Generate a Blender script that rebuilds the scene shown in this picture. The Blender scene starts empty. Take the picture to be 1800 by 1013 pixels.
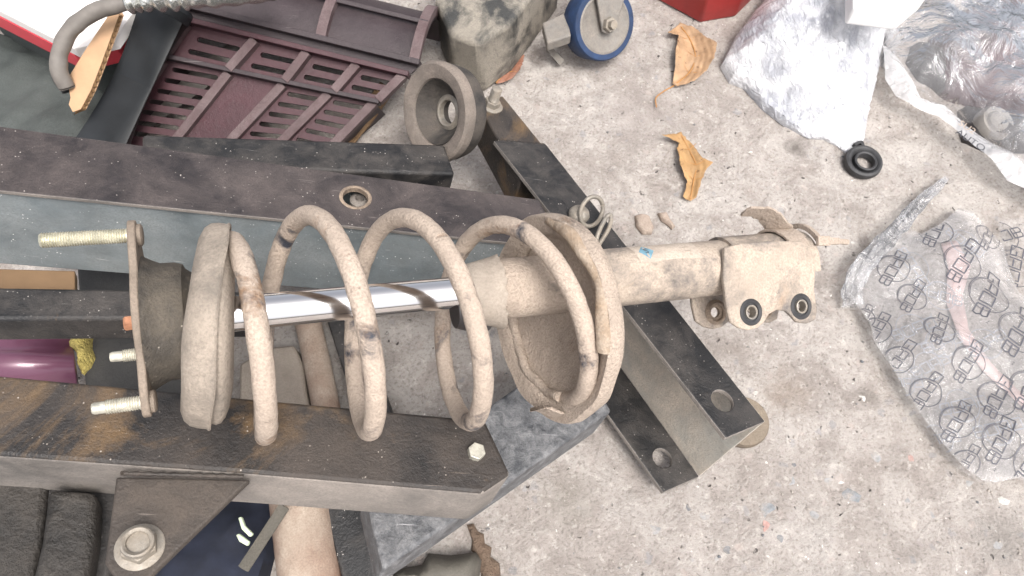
import bpy, bmesh, math, random
import numpy as np
from mathutils import Vector, Matrix, noise
from mathutils.geometry import delaunay_2d_cdt
random.seed(7)
R = math.radians
scene = bpy.context.scene
COL = scene.collection

# ---------------------------------------------------------------- camera
W_PX, H_PX, FPX = 1800.0, 1013.0, 1250.0
PITCH, CAM_H = R(24), 0.70
cam_d = bpy.data.cameras.new('camera')
cam_d.sensor_width = 36.0
cam_d.lens = 36.0 * FPX / W_PX
cam_d.clip_start = 0.01
cam_d.clip_end = 100.0
cam = bpy.data.objects.new('camera', cam_d)
cam.location = (0, 0, CAM_H)
cam.rotation_euler = (PITCH, 0, 0)
COL.objects.link(cam)
scene.camera = cam
cam_d.dof.use_dof = True
cam_d.dof.focus_distance = 0.50
cam_d.dof.aperture_fstop = 26.0

# ---------------------------------------------------------------- light
SUN_EL, SUN_AZ = R(66), R(142)          # azimuth clockwise from +Y
world = bpy.data.worlds.new('World')
scene.world = world
world.use_nodes = True
wn = world.node_tree
bg = wn.nodes['Background']
sky = wn.nodes.new('ShaderNodeTexSky')
sky.sky_type = 'NISHITA'
sky.sun_disc = False
sky.sun_elevation = SUN_EL
sky.sun_rotation = SUN_AZ
sky.dust_density = 6.0
sky.air_density = 0.6
sky.ozone_density = 0.3
hsv = wn.nodes.new('ShaderNodeHueSaturation')      # thin overcast: the blue is washed out evenly
hsv.inputs['Saturation'].default_value = 0.35
wn.links.new(sky.outputs[0], hsv.inputs['Color'])
wn.links.new(hsv.outputs[0], bg.inputs[0])
bg.inputs[1].default_value = 0.15
sun_d = bpy.data.lights.new('sun', 'SUN')
sun_d.energy = 1.25
sun_d.angle = R(22)
sun_d.color = (1.0, 0.965, 0.92)
sun = bpy.data.objects.new('sun', sun_d)
sdir = Vector((math.sin(SUN_AZ) * math.cos(SUN_EL), math.cos(SUN_AZ) * math.cos(SUN_EL), math.sin(SUN_EL)))
sun.rotation_euler = (-sdir).to_track_quat('-Z', 'Y').to_euler()
sun.location = sdir * 5
COL.objects.link(sun)
vs = scene.view_settings
vs.view_transform = 'Standard'
vs.look = 'None'
vs.exposure = 0.90
vs.gamma = 1.0
vs.use_curve_mapping = False

# ---------------------------------------------------------------- geometry helpers
CAM = Vector((0, 0, CAM_H))
REF_H = 0.58                 # the ground clutter is laid out for this eye height, then scaled as a whole
KG = CAM_H / REF_H
SCL = 1.0


def use_scale(ground_scale):
    global SCL, CAM
    SCL = KG if ground_scale else 1.0
    CAM = Vector((0, 0, REF_H if ground_scale else CAM_H))

RM = Matrix.Rotation(PITCH, 3, 'X')


def camvec(px, py):
    return Vector(((px - W_PX / 2) / FPX, -(py - H_PX / 2) / FPX, -1.0))


def ray(px, py):
    return RM @ camvec(px, py)


def G(px, py, z=0.0):
    d = ray(px, py)
    return CAM + d * ((z - CAM.z) / d.z)


def onplane(px, py, p0, n):
    d = ray(px, py)
    return CAM + d * ((p0 - CAM).dot(n) / d.dot(n))


# strut axes
SDIR_C = Vector((2.6, 0.248, -1.0)).normalized()
S_P0C = camvec(640, 530) * 0.45
EX = (RM @ SDIR_C).normalized()
S_P0 = CAM + RM @ S_P0C
tc = CAM - S_P0
EZ = (tc - EX * tc.dot(EX)).normalized()
EY = EZ.cross(EX).normalized()


def sx(px):
    """position along the strut axis that shows at image column px"""
    a = (px - W_PX / 2) / FPX
    d = SDIR_C
    # (X0 + t dx) = -a (Z0 + t dz)
    return -(S_P0C.x + a * S_P0C.z) / (d.x + a * d.z)


def sdepth(x):
    return -(S_P0C.z + x * SDIR_C.z)


def S(x, y, z):
    return S_P0 + EX * x + EY * y + EZ * z


# frame axes (tilted frame)
NF_C = -Vector(((489 - W_PX / 2) / FPX, -(1455 - H_PX / 2) / FPX, -1.0)).normalized()
NF = (RM @ NF_C).normalized()
F_P0 = S_P0 - NF * 0.083


def F(px, py, h=0.0):
    return onplane(px, py, F_P0 + NF * h, NF)


# ---------------------------------------------------------------- materials
MATS = {}


def new_mat(name):
    m = bpy.data.materials.new(name)
    m.use_nodes = True
    nt = m.node_tree
    nt.nodes.clear()
    out = nt.nodes.new('ShaderNodeOutputMaterial')
    b = nt.nodes.new('ShaderNodeBsdfPrincipled')
    nt.links.new(b.outputs[0], out.inputs[0])
    return m, nt, b, out


def coords(nt):
    tcn = nt.nodes.new('ShaderNodeTexCoord')
    oi = nt.nodes.new('ShaderNodeObjectInfo')
    mul = nt.nodes.new('ShaderNodeMath')
    mul.operation = 'MULTIPLY'
    mul.inputs[1].default_value = 7.3
    nt.links.new(oi.outputs['Random'], mul.inputs[0])
    add = nt.nodes.new('ShaderNodeVectorMath')
    nt.links.new(tcn.outputs['Object'], add.inputs[0])
    nt.links.new(mul.outputs[0], add.inputs[1])
    return add.outputs[0]


def nz(nt, vec, scale, detail=6, rough=0.6, dist=0.0):
    n = nt.nodes.new('ShaderNodeTexNoise')
    n.inputs['Scale'].default_value = scale
    n.inputs['Detail'].default_value = detail
    n.inputs['Roughness'].default_value = rough
    n.inputs['Distortion'].default_value = dist
    nt.links.new(vec, n.inputs['Vector'])
    return n.outputs['Fac']


def ramp(nt, fac, lo, hi, c0=(0, 0, 0, 1), c1=(1, 1, 1, 1)):
    r = nt.nodes.new('ShaderNodeValToRGB')
    r.color_ramp.elements[0].position = lo
    r.color_ramp.elements[1].position = hi
    r.color_ramp.elements[0].color = c0
    r.color_ramp.elements[1].color = c1
    nt.links.new(fac, r.inputs[0])
    return r.outputs[0]


def mix(nt, fac, a, b):
    m = nt.nodes.new('ShaderNodeMix')
    m.data_type = 'RGBA'
    if isinstance(fac, float):
        m.inputs[0].default_value = fac
    else:
        nt.links.new(fac, m.inputs[0])
    for i, v in ((6, a), (7, b)):
        if isinstance(v, tuple):
            m.inputs[i].default_value = (v + (1,))[:4]
        else:
            nt.links.new(v, m.inputs[i])
    return m.outputs[2]


def bump(nt, b, height, strength=0.3, dist=0.001):
    bp = nt.nodes.new('ShaderNodeBump')
    bp.inputs['Strength'].default_value = strength
    bp.inputs['Distance'].default_value = dist
    nt.links.new(height, bp.inputs['Height'])
    nt.links.new(bp.outputs[0], b.inputs['Normal'])
    return bp


def dusty(name, base, dust, cov=0.5, scale=25, rough=0.45, metal=0.0, bstr=0.4, soft=0.16,
          rust=None, rustcov=0.62, bdist=0.0008, specks=None, drough=0.9, fine=620, stretch=None, scratch=None):
    """paint or metal (base) under a patchy coat of dust, with optional rust blotches and specks"""
    m, nt, b, out = new_mat(name)
    v = coords(nt)
    if stretch:
        mp = nt.nodes.new('ShaderNodeMapping')
        mp.inputs['Scale'].default_value = stretch
        nt.links.new(v, mp.inputs[0])
        v2 = mp.outputs[0]
    else:
        v2 = v
    n1 = nz(nt, v2, scale, 9, 0.68, 0.4)
    n2 = nz(nt, v, fine, 3, 0.6)
    t = 1.0 - cov
    mask = ramp(nt, n1, max(0.0, 0.28 + 0.44 * t - soft), min(1.0, 0.28 + 0.44 * t + soft))
    base_v = mix(nt, ramp(nt, nz(nt, v, scale * 3, 5), 0.3, 0.7), tuple(c * 0.75 for c in base), tuple(min(1, c * 1.25) for c in base))
    if rust:
        rm_ = ramp(nt, nz(nt, v, scale * 0.6, 10, 0.7, 0.8), rustcov - 0.04, rustcov + 0.05)
        base_v = mix(nt, rm_, base_v, mix(nt, n2, tuple(c * 0.6 for c in rust), rust))
    dust_v = mix(nt, ramp(nt, nz(nt, v, scale * 1.7, 6), 0.3, 0.72), tuple(c * 0.82 for c in dust), tuple(min(1, c * 1.12) for c in dust))
    dust_v = mix(nt, ramp(nt, n2, 0.34, 0.60), tuple(c * 0.74 for c in dust), dust_v)
    col = mix(nt, mask, base_v, dust_v)
    if scratch:
        for rz_, sc_ in ((0.55, 1.0), (-0.95, 1.4), (0.2, 0.7)):
            ms_ = nt.nodes.new('ShaderNodeMapping')
            ms_.inputs['Rotation'].default_value = (rz_ * 0.4, rz_ * 0.7, rz_)
            ms_.inputs['Scale'].default_value = (16 * sc_, 520 * sc_, 60)
            nt.links.new(v, ms_.inputs[0])
            ns_ = nz(nt, ms_.outputs[0], 1.0, 2, 0.5)
            mk_ = ramp(nt, ns_, 0.735, 0.80)
            col = mix(nt, mk_, col, scratch)
    if specks:
        vo = nt.nodes.new('ShaderNodeTexVoronoi')
        vo.inputs['Scale'].default_value = 260
        nt.links.new(v, vo.inputs['Vector'])
        sp = ramp(nt, vo.outputs['Distance'], 0.10, 0.16, (1, 1, 1, 1), (0, 0, 0, 1))
        spn = ramp(nt, nz(nt, v, 90, 3), 0.52, 0.62)
        mm = nt.nodes.new('ShaderNodeMath')
        mm.operation = 'MULTIPLY'
        nt.links.new(sp, mm.inputs[0])
        nt.links.new(spn, mm.inputs[1])
        col = mix(nt, mm.outputs[0], col, specks)
    nt.links.new(col, b.inputs['Base Color'])
    mr = nt.nodes.new('ShaderNodeMapRange')
    mr.inputs['To Min'].default_value = rough
    mr.inputs['To Max'].default_value = drough
    nt.links.new(mask, mr.inputs['Value'])
    nt.links.new(mr.outputs[0], b.inputs['Roughness'])
    if metal:
        mr2 = nt.nodes.new('ShaderNodeMapRange')
        mr2.inputs['To Min'].default_value = metal
        mr2.inputs['To Max'].default_value = 0.0
        nt.links.new(mask, mr2.inputs['Value'])
        nt.links.new(mr2.outputs[0], b.inputs['Metallic'])
    ad = nt.nodes.new('ShaderNodeMath')
    ad.operation = 'ADD'
    nt.links.new(mask, ad.inputs[0])
    nt.links.new(n2, ad.inputs[1])
    ad2 = nt.nodes.new('ShaderNodeMath')
    ad2.operation = 'MULTIPLY_ADD'
    ad2.inputs[1].default_value = 1.6
    nt.links.new(nz(nt, v, fine * 0.3, 5, 0.7), ad2.inputs[0])
    nt.links.new(ad.outputs[0], ad2.inputs[2])
    bump(nt, b, ad2.outputs[0], min(1.0, bstr * 1.3), bdist)
    MATS[name] = m
    return m


def plain(name, col, rough=0.5, metal=0.0, var=0.15, scale=60, bstr=0.15, bdist=0.0005, coat=0.0, bscale=None):
    m, nt, b, out = new_mat(name)
    v = coords(nt)
    n = nz(nt, v, scale, 7, 0.65)
    c = mix(nt, ramp(nt, n, 0.3, 0.7), tuple(x * (1 - var) for x in col), tuple(min(1, x * (1 + var)) for x in col))
    nt.links.new(c, b.inputs['Base Color'])
    b.inputs['Roughness'].default_value = rough
    b.inputs['Metallic'].default_value = metal
    b.inputs['Coat Weight'].default_value = coat
    bump(nt, b, nz(nt, v, bscale or scale * 5, 4), bstr, bdist)
    MATS[name] = m
    return m


DUST = (0.47, 0.385, 0.315)
GREY_DUST = (0.36, 0.31, 0.27)
dusty('spring_dust', (0.04, 0.045, 0.06), DUST, 0.70, 20, 0.5, 0, 0.8, 0.05, rust=(0.32, 0.2, 0.12), rustcov=0.52)
dusty('strut_dust', (0.035, 0.04, 0.05), (0.45, 0.375, 0.305), 0.64, 26, 0.5, 0, 0.7, 0.13, rust=(0.3, 0.2, 0.13), rustcov=0.6)
dusty('seat_dust', (0.06, 0.055, 0.055), (0.47, 0.385, 0.315), 0.90, 30, 0.7, 0, 0.9, 0.08, bdist=0.0014, rust=(0.3, 0.2, 0.13), rustcov=0.5)
dusty('cup_dust', (0.10, 0.088, 0.075), (0.36, 0.305, 0.25), 0.70, 22, 0.6, 0, 0.6, 0.14)
dusty('rubber_dust', (0.03, 0.027, 0.024), (0.15, 0.125, 0.095), 0.42, 30, 0.65, 0, 0.6, 0.20, specks=(0.4, 0.36, 0.3))
dusty('plate_metal', (0.16, 0.13, 0.10), (0.30, 0.24, 0.19), 0.55, 60, 0.5, 0.3, 0.4, 0.25)
dusty('zinc', (0.62, 0.60, 0.52), (0.55, 0.52, 0.42), 0.30, 80, 0.32, 0.85, 0.2, 0.25)
dusty('zinc_yellow', (0.60, 0.58, 0.46), (0.42, 0.39, 0.30), 0.35, 80, 0.33, 0.85, 0.2, 0.25)
plain('copper_nut', (0.50, 0.24, 0.14), 0.42, 0.6, 0.3, 150)
dusty('isolator', (0.28, 0.19, 0.115), (0.46, 0.375, 0.295), 0.66, 40, 0.7, 0, 0.9, 0.14)
plain('dark_rubber', (0.035, 0.035, 0.037), 0.6, 0, 0.4, 80, 0.3)
dusty('bush_rust', (0.12, 0.09, 0.07), (0.40, 0.31, 0.23), 0.55, 90, 0.6, 0.2, 0.6, 0.2)
dusty('sleeve_plastic', (0.26, 0.22, 0.18), (0.42, 0.36, 0.30), 0.6, 40, 0.6, 0, 0.4, 0.2)
dusty('sticker_paper', (0.36, 0.30, 0.25), (0.54, 0.46, 0.38), 0.7, 60, 0.7, 0, 0.3, 0.2)
plain('sticker_blue', (0.14, 0.27, 0.34), 0.7, 0, 0.3, 200)
plain('ink', (0.06, 0.06, 0.07), 0.6, 0, 0.2, 200)
plain('ink_faint', (0.33, 0.27, 0.22), 0.7, 0, 0.2, 200)
dusty('beam_black', (0.012, 0.012, 0.013), (0.085, 0.075, 0.068), 0.34, 26, 0.5, 0, 0.45, 0.16, rust=(0.20, 0.12, 0.06), rustcov=0.74, specks=(0.42, 0.39, 0.36), drough=0.75, scratch=(0.20, 0.19, 0.18))
dusty('beam_top', (0.024, 0.020, 0.021), (0.105, 0.085, 0.080), 0.40, 24, 0.45, 0, 0.5, 0.18, specks=(0.42, 0.38, 0.35), drough=0.7, scratch=(0.22, 0.19, 0.18))
dusty('beam_side', (0.13, 0.155, 0.165), (0.27, 0.29, 0.29), 0.46, 14, 0.5, 0.0, 0.3, 0.2, specks=(0.8, 0.8, 0.78), scratch=(0.40, 0.41, 0.40))
dusty('beam_rusty', (0.013, 0.012, 0.012), (0.075, 0.06, 0.05), 0.40, 14, 0.45, 0, 0.5, 0.18, rust=(0.17, 0.105, 0.05), rustcov=0.56, specks=(0.35, 0.31, 0.27), drough=0.75, scratch=(0.16, 0.13, 0.11))
dusty('beam_side_brown', (0.09, 0.085, 0.08), (0.30, 0.265, 0.235), 0.60, 14, 0.6, 0.0, 0.4, 0.18)
dusty('cross_blue', (0.055, 0.058, 0.064), (0.25, 0.25, 0.255), 0.46, 90, 0.45, 0.1, 0.6, 0.16, scratch=(0.4, 0.4, 0.41))
dusty('channel_web', (0.28, 0.285, 0.265), (0.58, 0.50, 0.41), 0.64, 16, 0.6, 0, 0.4, 0.2, scratch=(0.3, 0.29, 0.26))
dusty('cast_iron', (0.020, 0.019, 0.018), (0.085, 0.074, 0.064), 0.42, 24, 0.5, 0.2, 0.6, 0.2, bdist=0.0018, fine=420)
dusty('dull_steel', (0.30, 0.28, 0.25), (0.32, 0.27, 0.21), 0.45, 70, 0.38, 0.7, 0.3, 0.25)
dusty('gusset', (0.03, 0.025, 0.022), (0.105, 0.085, 0.07), 0.45, 20, 0.45, 0.1, 0.45, 0.18, scratch=(0.18, 0.15, 0.13))
dusty('wheel_brown', (0.12, 0.09, 0.065), (0.30, 0.25, 0.19), 0.5, 26, 0.6, 0, 0.5, 0.25)
dusty('crate_plastic', (0.044, 0.010, 0.015), (0.070, 0.034, 0.040), 0.40, 14, 0.42, 0, 0.3, 0.22, drough=0.7)
dusty('crate_rib', (0.06, 0.030, 0.032), (0.18, 0.135, 0.135), 0.46, 22, 0.55, 0, 0.45, 0.2, drough=0.8)
dusty('crate_dark', (0.024, 0.015, 0.018), (0.065, 0.05, 0.054), 0.45, 20, 0.5, 0, 0.35, 0.22, drough=0.75, scratch=(0.14, 0.12, 0.12))
plain('black_tube', (0.018, 0.020, 0.022), 0.42, 0, 0.3, 25, 0.25)
plain('cardboard', (0.46, 0.29, 0.17), 0.85, 0, 0.1, 40, 0.1)
plain('cardboard_dark', (0.25, 0.15, 0.07), 0.9, 0, 0.3, 300, 0.3)
plain('hose_grey', (0.16, 0.145, 0.13), 0.65, 0, 0.25, 40, 0.3)
plain('box_white', (0.86, 0.82, 0.79), 0.6, 0, 0.03, 20, 0.05)
plain('box_red', (0.62, 0.06, 0.08), 0.5, 0, 0.08, 30, 0.08)
plain('metal_sleeve', (0.62, 0.62, 0.58), 0.25, 0.9, 0.15, 60, 0.8, 0.003, bscale=70)
dusty('tarp', (0.035, 0.042, 0.04), (0.09, 0.10, 0.095), 0.5, 12, 0.8, 0, 0.5, 0.25)
dusty('dirty_tube', (0.04, 0.04, 0.038), (0.30, 0.27, 0.225), 0.52, 13, 0.55, 0, 0.8, 0.07)
plain('toolbox_red', (0.30, 0.028, 0.026), 0.45, 0, 0.2, 40, 0.15)
plain('caster_blue', (0.012, 0.032, 0.085), 0.6, 0, 0.4, 60, 0.3)
dusty('caster_grey', (0.17, 0.165, 0.155), (0.27, 0.235, 0.20), 0.5, 60, 0.5, 0.2, 0.3, 0.3)
def leaf_mat(name, c, spot):
    m, nt, b, out = new_mat(name)
    v = coords(nt)
    base = mix(nt, ramp(nt, nz(nt, v, 45, 7, 0.65), 0.32, 0.68), tuple(x * 0.68 for x in c), tuple(x * 1.22 for x in c))
    sp = ramp(nt, nz(nt, v, 130, 4, 0.6), 0.62, 0.68)
    base = mix(nt, sp, base, spot)
    base = mix(nt, ramp(nt, nz(nt, v, 28, 5, 0.7), 0.56, 0.70), base, mix(nt, 0.6, base, spot))
    nt.links.new(base, b.inputs['Base Color'])
    b.inputs['Roughness'].default_value = 0.6
    bump(nt, b, nz(nt, v, 160, 5), 0.6, 0.001)
    MATS[name] = m


leaf_mat('leaf_yellow', (0.37, 0.235, 0.135), (0.16, 0.09, 0.05))
leaf_mat('leaf_gold', (0.37, 0.22, 0.095), (0.15, 0.075, 0.03))
leaf_mat('leaf_red', (0.24, 0.11, 0.07), (0.10, 0.045, 0.03))
plain('leaf_vein', (0.36, 0.18, 0.06), 0.6, 0, 0.2, 50)
dusty('ring_rubber', (0.025, 0.023, 0.022), (0.13, 0.11, 0.092), 0.45, 30, 0.65, 0, 0.6, 0.18)
dusty('ring_flange', (0.09, 0.08, 0.07), (0.24, 0.20, 0.17), 0.70, 30, 0.65, 0, 0.5, 0.2)
plain('purple_paint', (0.13, 0.05, 0.085), 0.28, 0.1, 0.08, 12, 0.05, coat=0.4)
plain('foam_yellow', (0.52, 0.42, 0.13), 0.9, 0, 0.45, 90, 1.0, 0.004)
dusty('dark_block', (0.028, 0.028, 0.028), (0.065, 0.062, 0.058), 0.4, 20, 0.6, 0, 0.3, 0.2)
plain('blue_cloth', (0.009, 0.012, 0.024), 0.9, 0, 0.4, 30, 0.6)
dusty('pipe_beige', (0.16, 0.075, 0.045), (0.50, 0.42, 0.34), 0.56, 9, 0.7, 0, 0.4, 0.18)
dusty('rag_brown', (0.12, 0.075, 0.05), (0.30, 0.22, 0.16), 0.5, 60, 0.9, 0, 1.0, 0.3, bdist=0.003)
dusty('lump_grey', (0.07, 0.065, 0.055), (0.16, 0.145, 0.12), 0.5, 30, 0.7, 0, 0.5, 0.3)
dusty('mud', (0.26, 0.20, 0.16), (0.44, 0.36, 0.30), 0.7, 60, 0.9, 0, 0.8, 0.25)
dusty('slab', (0.24, 0.20, 0.17), (0.45, 0.39, 0.32), 0.6, 16, 0.9, 0, 0.6, 0.3)
plain('maroon_part', (0.065, 0.034, 0.038), 0.45, 0, 0.5, 30, 0.4)
plain('dark_part', (0.05, 0.045, 0.045), 0.45, 0.2, 0.4, 30, 0.4)
plain('pale_part', (0.20, 0.185, 0.17), 0.5, 0, 0.3, 30)
plain('white_lamp', (0.82, 0.82, 0.82), 0.4, 0, 0.03, 30)
plain('yellowish_strip', (0.17, 0.105, 0.055), 0.8, 0, 0.15, 30)
plain('pale_shard', (0.62, 0.72, 0.52), 0.5, 0, 0.1, 30)
for i, c in enumerate([(0.20, 0.215, 0.23), (0.30, 0.30, 0.30), (0.13, 0.14, 0.155), (0.42, 0.38, 0.34), (0.42, 0.25, 0.22), (0.62, 0.60, 0.57)]):
    dusty('stone_%d' % i, c, (0.42, 0.375, 0.335), 0.34, 70, 0.7, 0, 0.9, 0.14)

# chrome
m, nt, b, out = new_mat('chrome')
b.inputs['Base Color'].default_value = (0.78, 0.76, 0.75, 1)
b.inputs['Metallic'].default_value = 1.0
v = coords(nt)
mr = nt.nodes.new('ShaderNodeMapRange')
mr.inputs['To Min'].default_value = 0.05
mr.inputs['To Max'].default_value = 0.14
nt.links.new(nz(nt, v, 60, 5), mr.inputs['Value'])
nt.links.new(mr.outputs[0], b.inputs['Roughness'])
MATS['chrome'] = m


def film(name, tint=(0.9, 0.92, 0.95), haze=0.12, gloss=0.25, rough=0.12, bscale=45, bstr=0.6, bdist=0.004):
    """thin clear plastic film: mostly see-through, a little milky, sharp sky reflections"""
    m, nt, b, out = new_mat(name)
    nt.nodes.remove(b)
    v = coords(nt)
    tr = nt.nodes.new('ShaderNodeBsdfTransparent')
    tr.inputs[0].default_value = tint + (1,)
    df = nt.nodes.new('ShaderNodeBsdfDiffuse')
    df.inputs[0].default_value = (0.86, 0.86, 0.88, 1)
    gl = nt.nodes.new('ShaderNodeBsdfGlossy')
    gl.inputs['Roughness'].default_value = rough
    lw = nt.nodes.new('ShaderNodeLayerWeight')
    lw.inputs[0].default_value = gloss
    bp = nt.nodes.new('ShaderNodeBump')
    bp.inputs['Strength'].default_value = bstr
    bp.inputs['Distance'].default_value = bdist
    nt.links.new(nz(nt, v, bscale, 5, 0.55, 1.2), bp.inputs['Height'])
    for nd in (df, gl, lw):
        nt.links.new(bp.outputs[0], nd.inputs['Normal'])
    m1 = nt.nodes.new('ShaderNodeMixShader')
    hz = nt.nodes.new('ShaderNodeMapRange')
    hz.inputs['To Min'].default_value = haze * 0.4
    hz.inputs['To Max'].default_value = haze * 1.7
    nt.links.new(nz(nt, v, 22, 5, 0.6, 0.8), hz.inputs['Value'])
    nt.links.new(hz.outputs[0], m1.inputs[0])
    nt.links.new(tr.outputs[0], m1.inputs[1])
    nt.links.new(df.outputs[0], m1.inputs[2])
    m2 = nt.nodes.new('ShaderNodeMixShader')
    nt.links.new(lw.outputs['Fresnel'], m2.inputs[0])
    nt.links.new(m1.outputs[0], m2.inputs[1])
    nt.links.new(gl.outputs[0], m2.inputs[2])
    nt.links.new(m2.outputs[0], out.inputs[0])
    MATS[name] = m
    return m


film('film_clear', tint=(0.99, 0.992, 0.995), haze=0.13, gloss=0.29, rough=0.09, bstr=0.95, bdist=0.010, bscale=32)
film('film_back', tint=(0.99, 0.992, 0.995), haze=0.06, gloss=0.14, rough=0.12, bstr=0.4, bdist=0.006, bscale=24)
film('film_milky', tint=(0.96, 0.97, 0.975), haze=0.34, gloss=0.32, rough=0.12, bstr=1.0, bdist=0.008, bscale=40)

# wrap of the parcel: many layers of film, nearly white with sharp glints
m, nt, b, out = new_mat('wrap')
v = coords(nt)
mp = nt.nodes.new('ShaderNodeMapping')
mp.inputs['Rotation'].default_value = (0, 0, 0.9)
mp.inputs['Scale'].default_value = (1.0, 0.35, 1.0)
nt.links.new(v, mp.inputs[0])
n1 = nz(nt, mp.outputs[0], 130, 7, 0.62, 1.8)
n2 = nz(nt, v, 26, 4, 0.5, 0.6)
c = mix(nt, ramp(nt, n2, 0.38, 0.60), (0.44, 0.45, 0.49), (0.80, 0.80, 0.82))
nt.links.new(c, b.inputs['Base Color'])
b.inputs['Roughness'].default_value = 0.13
b.inputs['Specular IOR Level'].default_value = 0.9
b.inputs['Metallic'].default_value = 0.08
b.inputs['Coat Weight'].default_value = 0.5
bump(nt, b, n1, 1.0, 0.006)
MATS['wrap'] = m

# concrete ground
m, nt, b, out = new_mat('concrete')
tcn = nt.nodes.new('ShaderNodeTexCoord')
v = tcn.outputs['Object']
big = nz(nt, v, 3.2, 6, 0.6)
mid = nz(nt, v, 24, 10, 0.74, 0.7)
fin = nz(nt, v, 300, 6, 0.7)
rdg = nt.nodes.new('ShaderNodeTexNoise')
rdg.noise_type = 'RIDGED_MULTIFRACTAL'
rdg.inputs['Scale'].default_value = 34
rdg.inputs['Detail'].default_value = 8
rdg.inputs['Distortion'].default_value = 0.6
nt.links.new(v, rdg.inputs['Vector'])
col = mix(nt, ramp(nt, mid, 0.40, 0.60), (0.31, 0.274, 0.248), (0.475, 0.437, 0.405))
col = mix(nt, ramp(nt, big, 0.38, 0.60), mix(nt, 0.5, col, (0.32, 0.285, 0.262)), col)
col = mix(nt, ramp(nt, nz(nt, v, 9, 8, 0.7, 1.0), 0.50, 0.66), col, mix(nt, 0.45, col, (0.55, 0.52, 0.49)))
col = mix(nt, ramp(nt, fin, 0.30, 0.50), mix(nt, 0.62, col, (0.13, 0.11, 0.095)), col)
col = mix(nt, ramp(nt, nz(nt, v, 110, 5, 0.7), 0.56, 0.66), col, mix(nt, 0.5, col, (0.62, 0.58, 0.54)))
# aggregate showing flush in the worn surface
vo = nt.nodes.new('ShaderNodeTexVoronoi')
vo.inputs['Scale'].default_value = 95
vo.inputs['Randomness'].default_value = 1.0
wob = nt.nodes.new('ShaderNodeVectorMath')
wob.operation = 'MULTIPLY_ADD'
nn = nt.nodes.new('ShaderNodeTexNoise')
nn.inputs['Scale'].default_value = 120
nt.links.new(v, nn.inputs['Vector'])
wob.inputs[1].default_value = (0.012, 0.012, 0.012)
nt.links.new(nn.outputs['Color'], wob.inputs[0])
nt.links.new(v, wob.inputs[2])
nt.links.new(wob.outputs[0], vo.inputs['Vector'])
sep = nt.nodes.new('ShaderNodeSeparateColor')
nt.links.new(vo.outputs['Color'], sep.inputs[0])
pick = ramp(nt, sep.outputs[0], 0.80, 0.84)
shape = ramp(nt, vo.outputs['Distance'], 0.30, 0.42, (1, 1, 1, 1), (0, 0, 0, 1))
mm = nt.nodes.new('ShaderNodeMath')
mm.operation = 'MULTIPLY'
nt.links.new(pick, mm.inputs[0])
nt.links.new(shape, mm.inputs[1])
mm2 = nt.nodes.new('ShaderNodeMath')
mm2.operation = 'MULTIPLY'
mm2.inputs[1].default_value = 0.42
nt.links.new(mm.outputs[0], mm2.inputs[0])
stone_c = ramp(nt, sep.outputs[1], 0.1, 0.9, (0.24, 0.25, 0.27, 1), (0.50, 0.42, 0.38, 1))
col = mix(nt, mm2.outputs[0], col, stone_c)
# pits and dark grains
vp = nt.nodes.new('ShaderNodeTexVoronoi')
vp.inputs['Scale'].default_value = 210
nt.links.new(wob.outputs[0], vp.inputs['Vector'])
sp2 = nt.nodes.new('ShaderNodeSeparateColor')
nt.links.new(vp.outputs['Color'], sp2.inputs[0])
pm = nt.nodes.new('ShaderNodeMath')
pm.operation = 'MULTIPLY'
nt.links.new(ramp(nt, sp2.outputs[0], 0.965, 0.985), pm.inputs[0])
nt.links.new(ramp(nt, vp.outputs['Distance'], 0.10, 0.34, (1, 1, 1, 1), (0, 0, 0, 1)), pm.inputs[1])
col = mix(nt, pm.outputs[0], col, (0.12, 0.105, 0.095))
wm = nt.nodes.new('ShaderNodeMath')
wm.operation = 'MULTIPLY'
nt.links.new(ramp(nt, sp2.outputs[1], 0.965, 0.97), wm.inputs[0])
nt.links.new(ramp(nt, vp.outputs['Distance'], 0.14, 0.22, (1, 1, 1, 1), (0, 0, 0, 1)), wm.inputs[1])
col = mix(nt, wm.outputs[0], col, (0.75, 0.72, 0.68))
def blot(px, py, rad, tone, amt):
    """darker ground spot with a ragged outline"""
    global col
    p_ = G(px, py)
    p_ = p_ * KG if False else p_
    vm = nt.nodes.new('ShaderNodeVectorMath')
    vm.operation = 'DISTANCE'
    ge = nt.nodes.new('ShaderNodeNewGeometry')
    nt.links.new(ge.outputs['Position'], vm.inputs[0])
    vm.inputs[1].default_value = p_
    ml = nt.nodes.new('ShaderNodeMath')
    ml.operation = 'MULTIPLY_ADD'
    ml.inputs[1].default_value = rad * 2.2
    nt.links.new(nz(nt, v, 60, 7, 0.7), ml.inputs[0])
    nt.links.new(vm.outputs['Value'], ml.inputs[2])
    mk2 = ramp(nt, ml.outputs[0], rad * 1.3, rad * 2.2, (amt, amt, amt, 1), (0, 0, 0, 1))
    col = mix(nt, mk2, col, tone)


blot(1402, 258, 0.016, (0.10, 0.085, 0.075), 0.8)  # oil spot
blot(1110, 200, 0.05, (0.25, 0.215, 0.20), 0.5)
blot(1270, 615, 0.03, (0.22, 0.19, 0.17), 0.6)  # shadow below the bracket, painted into the ground colour
blot(1530, 700, 0.012, (0.16, 0.14, 0.12), 0.6)
blot(1380, 690, 0.03, (0.24, 0.19, 0.15), 0.5)
blot(1760, 950, 0.03, (0.24, 0.22, 0.2), 0.6)
blot(1000, 880, 0.03, (0.24, 0.22, 0.19), 0.45)
nt.links.new(col, b.inputs['Base Color'])
b.inputs['Roughness'].default_value = 0.9
hs = nt.nodes.new('ShaderNodeMath')
hs.operation = 'MULTIPLY_ADD'
hs.inputs[1].default_value = 0.5
nt.links.new(fin, hs.inputs[0])
nt.links.new(mid, hs.inputs[2])
hs2 = nt.nodes.new('ShaderNodeMath')
hs2.operation = 'SUBTRACT'
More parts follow.
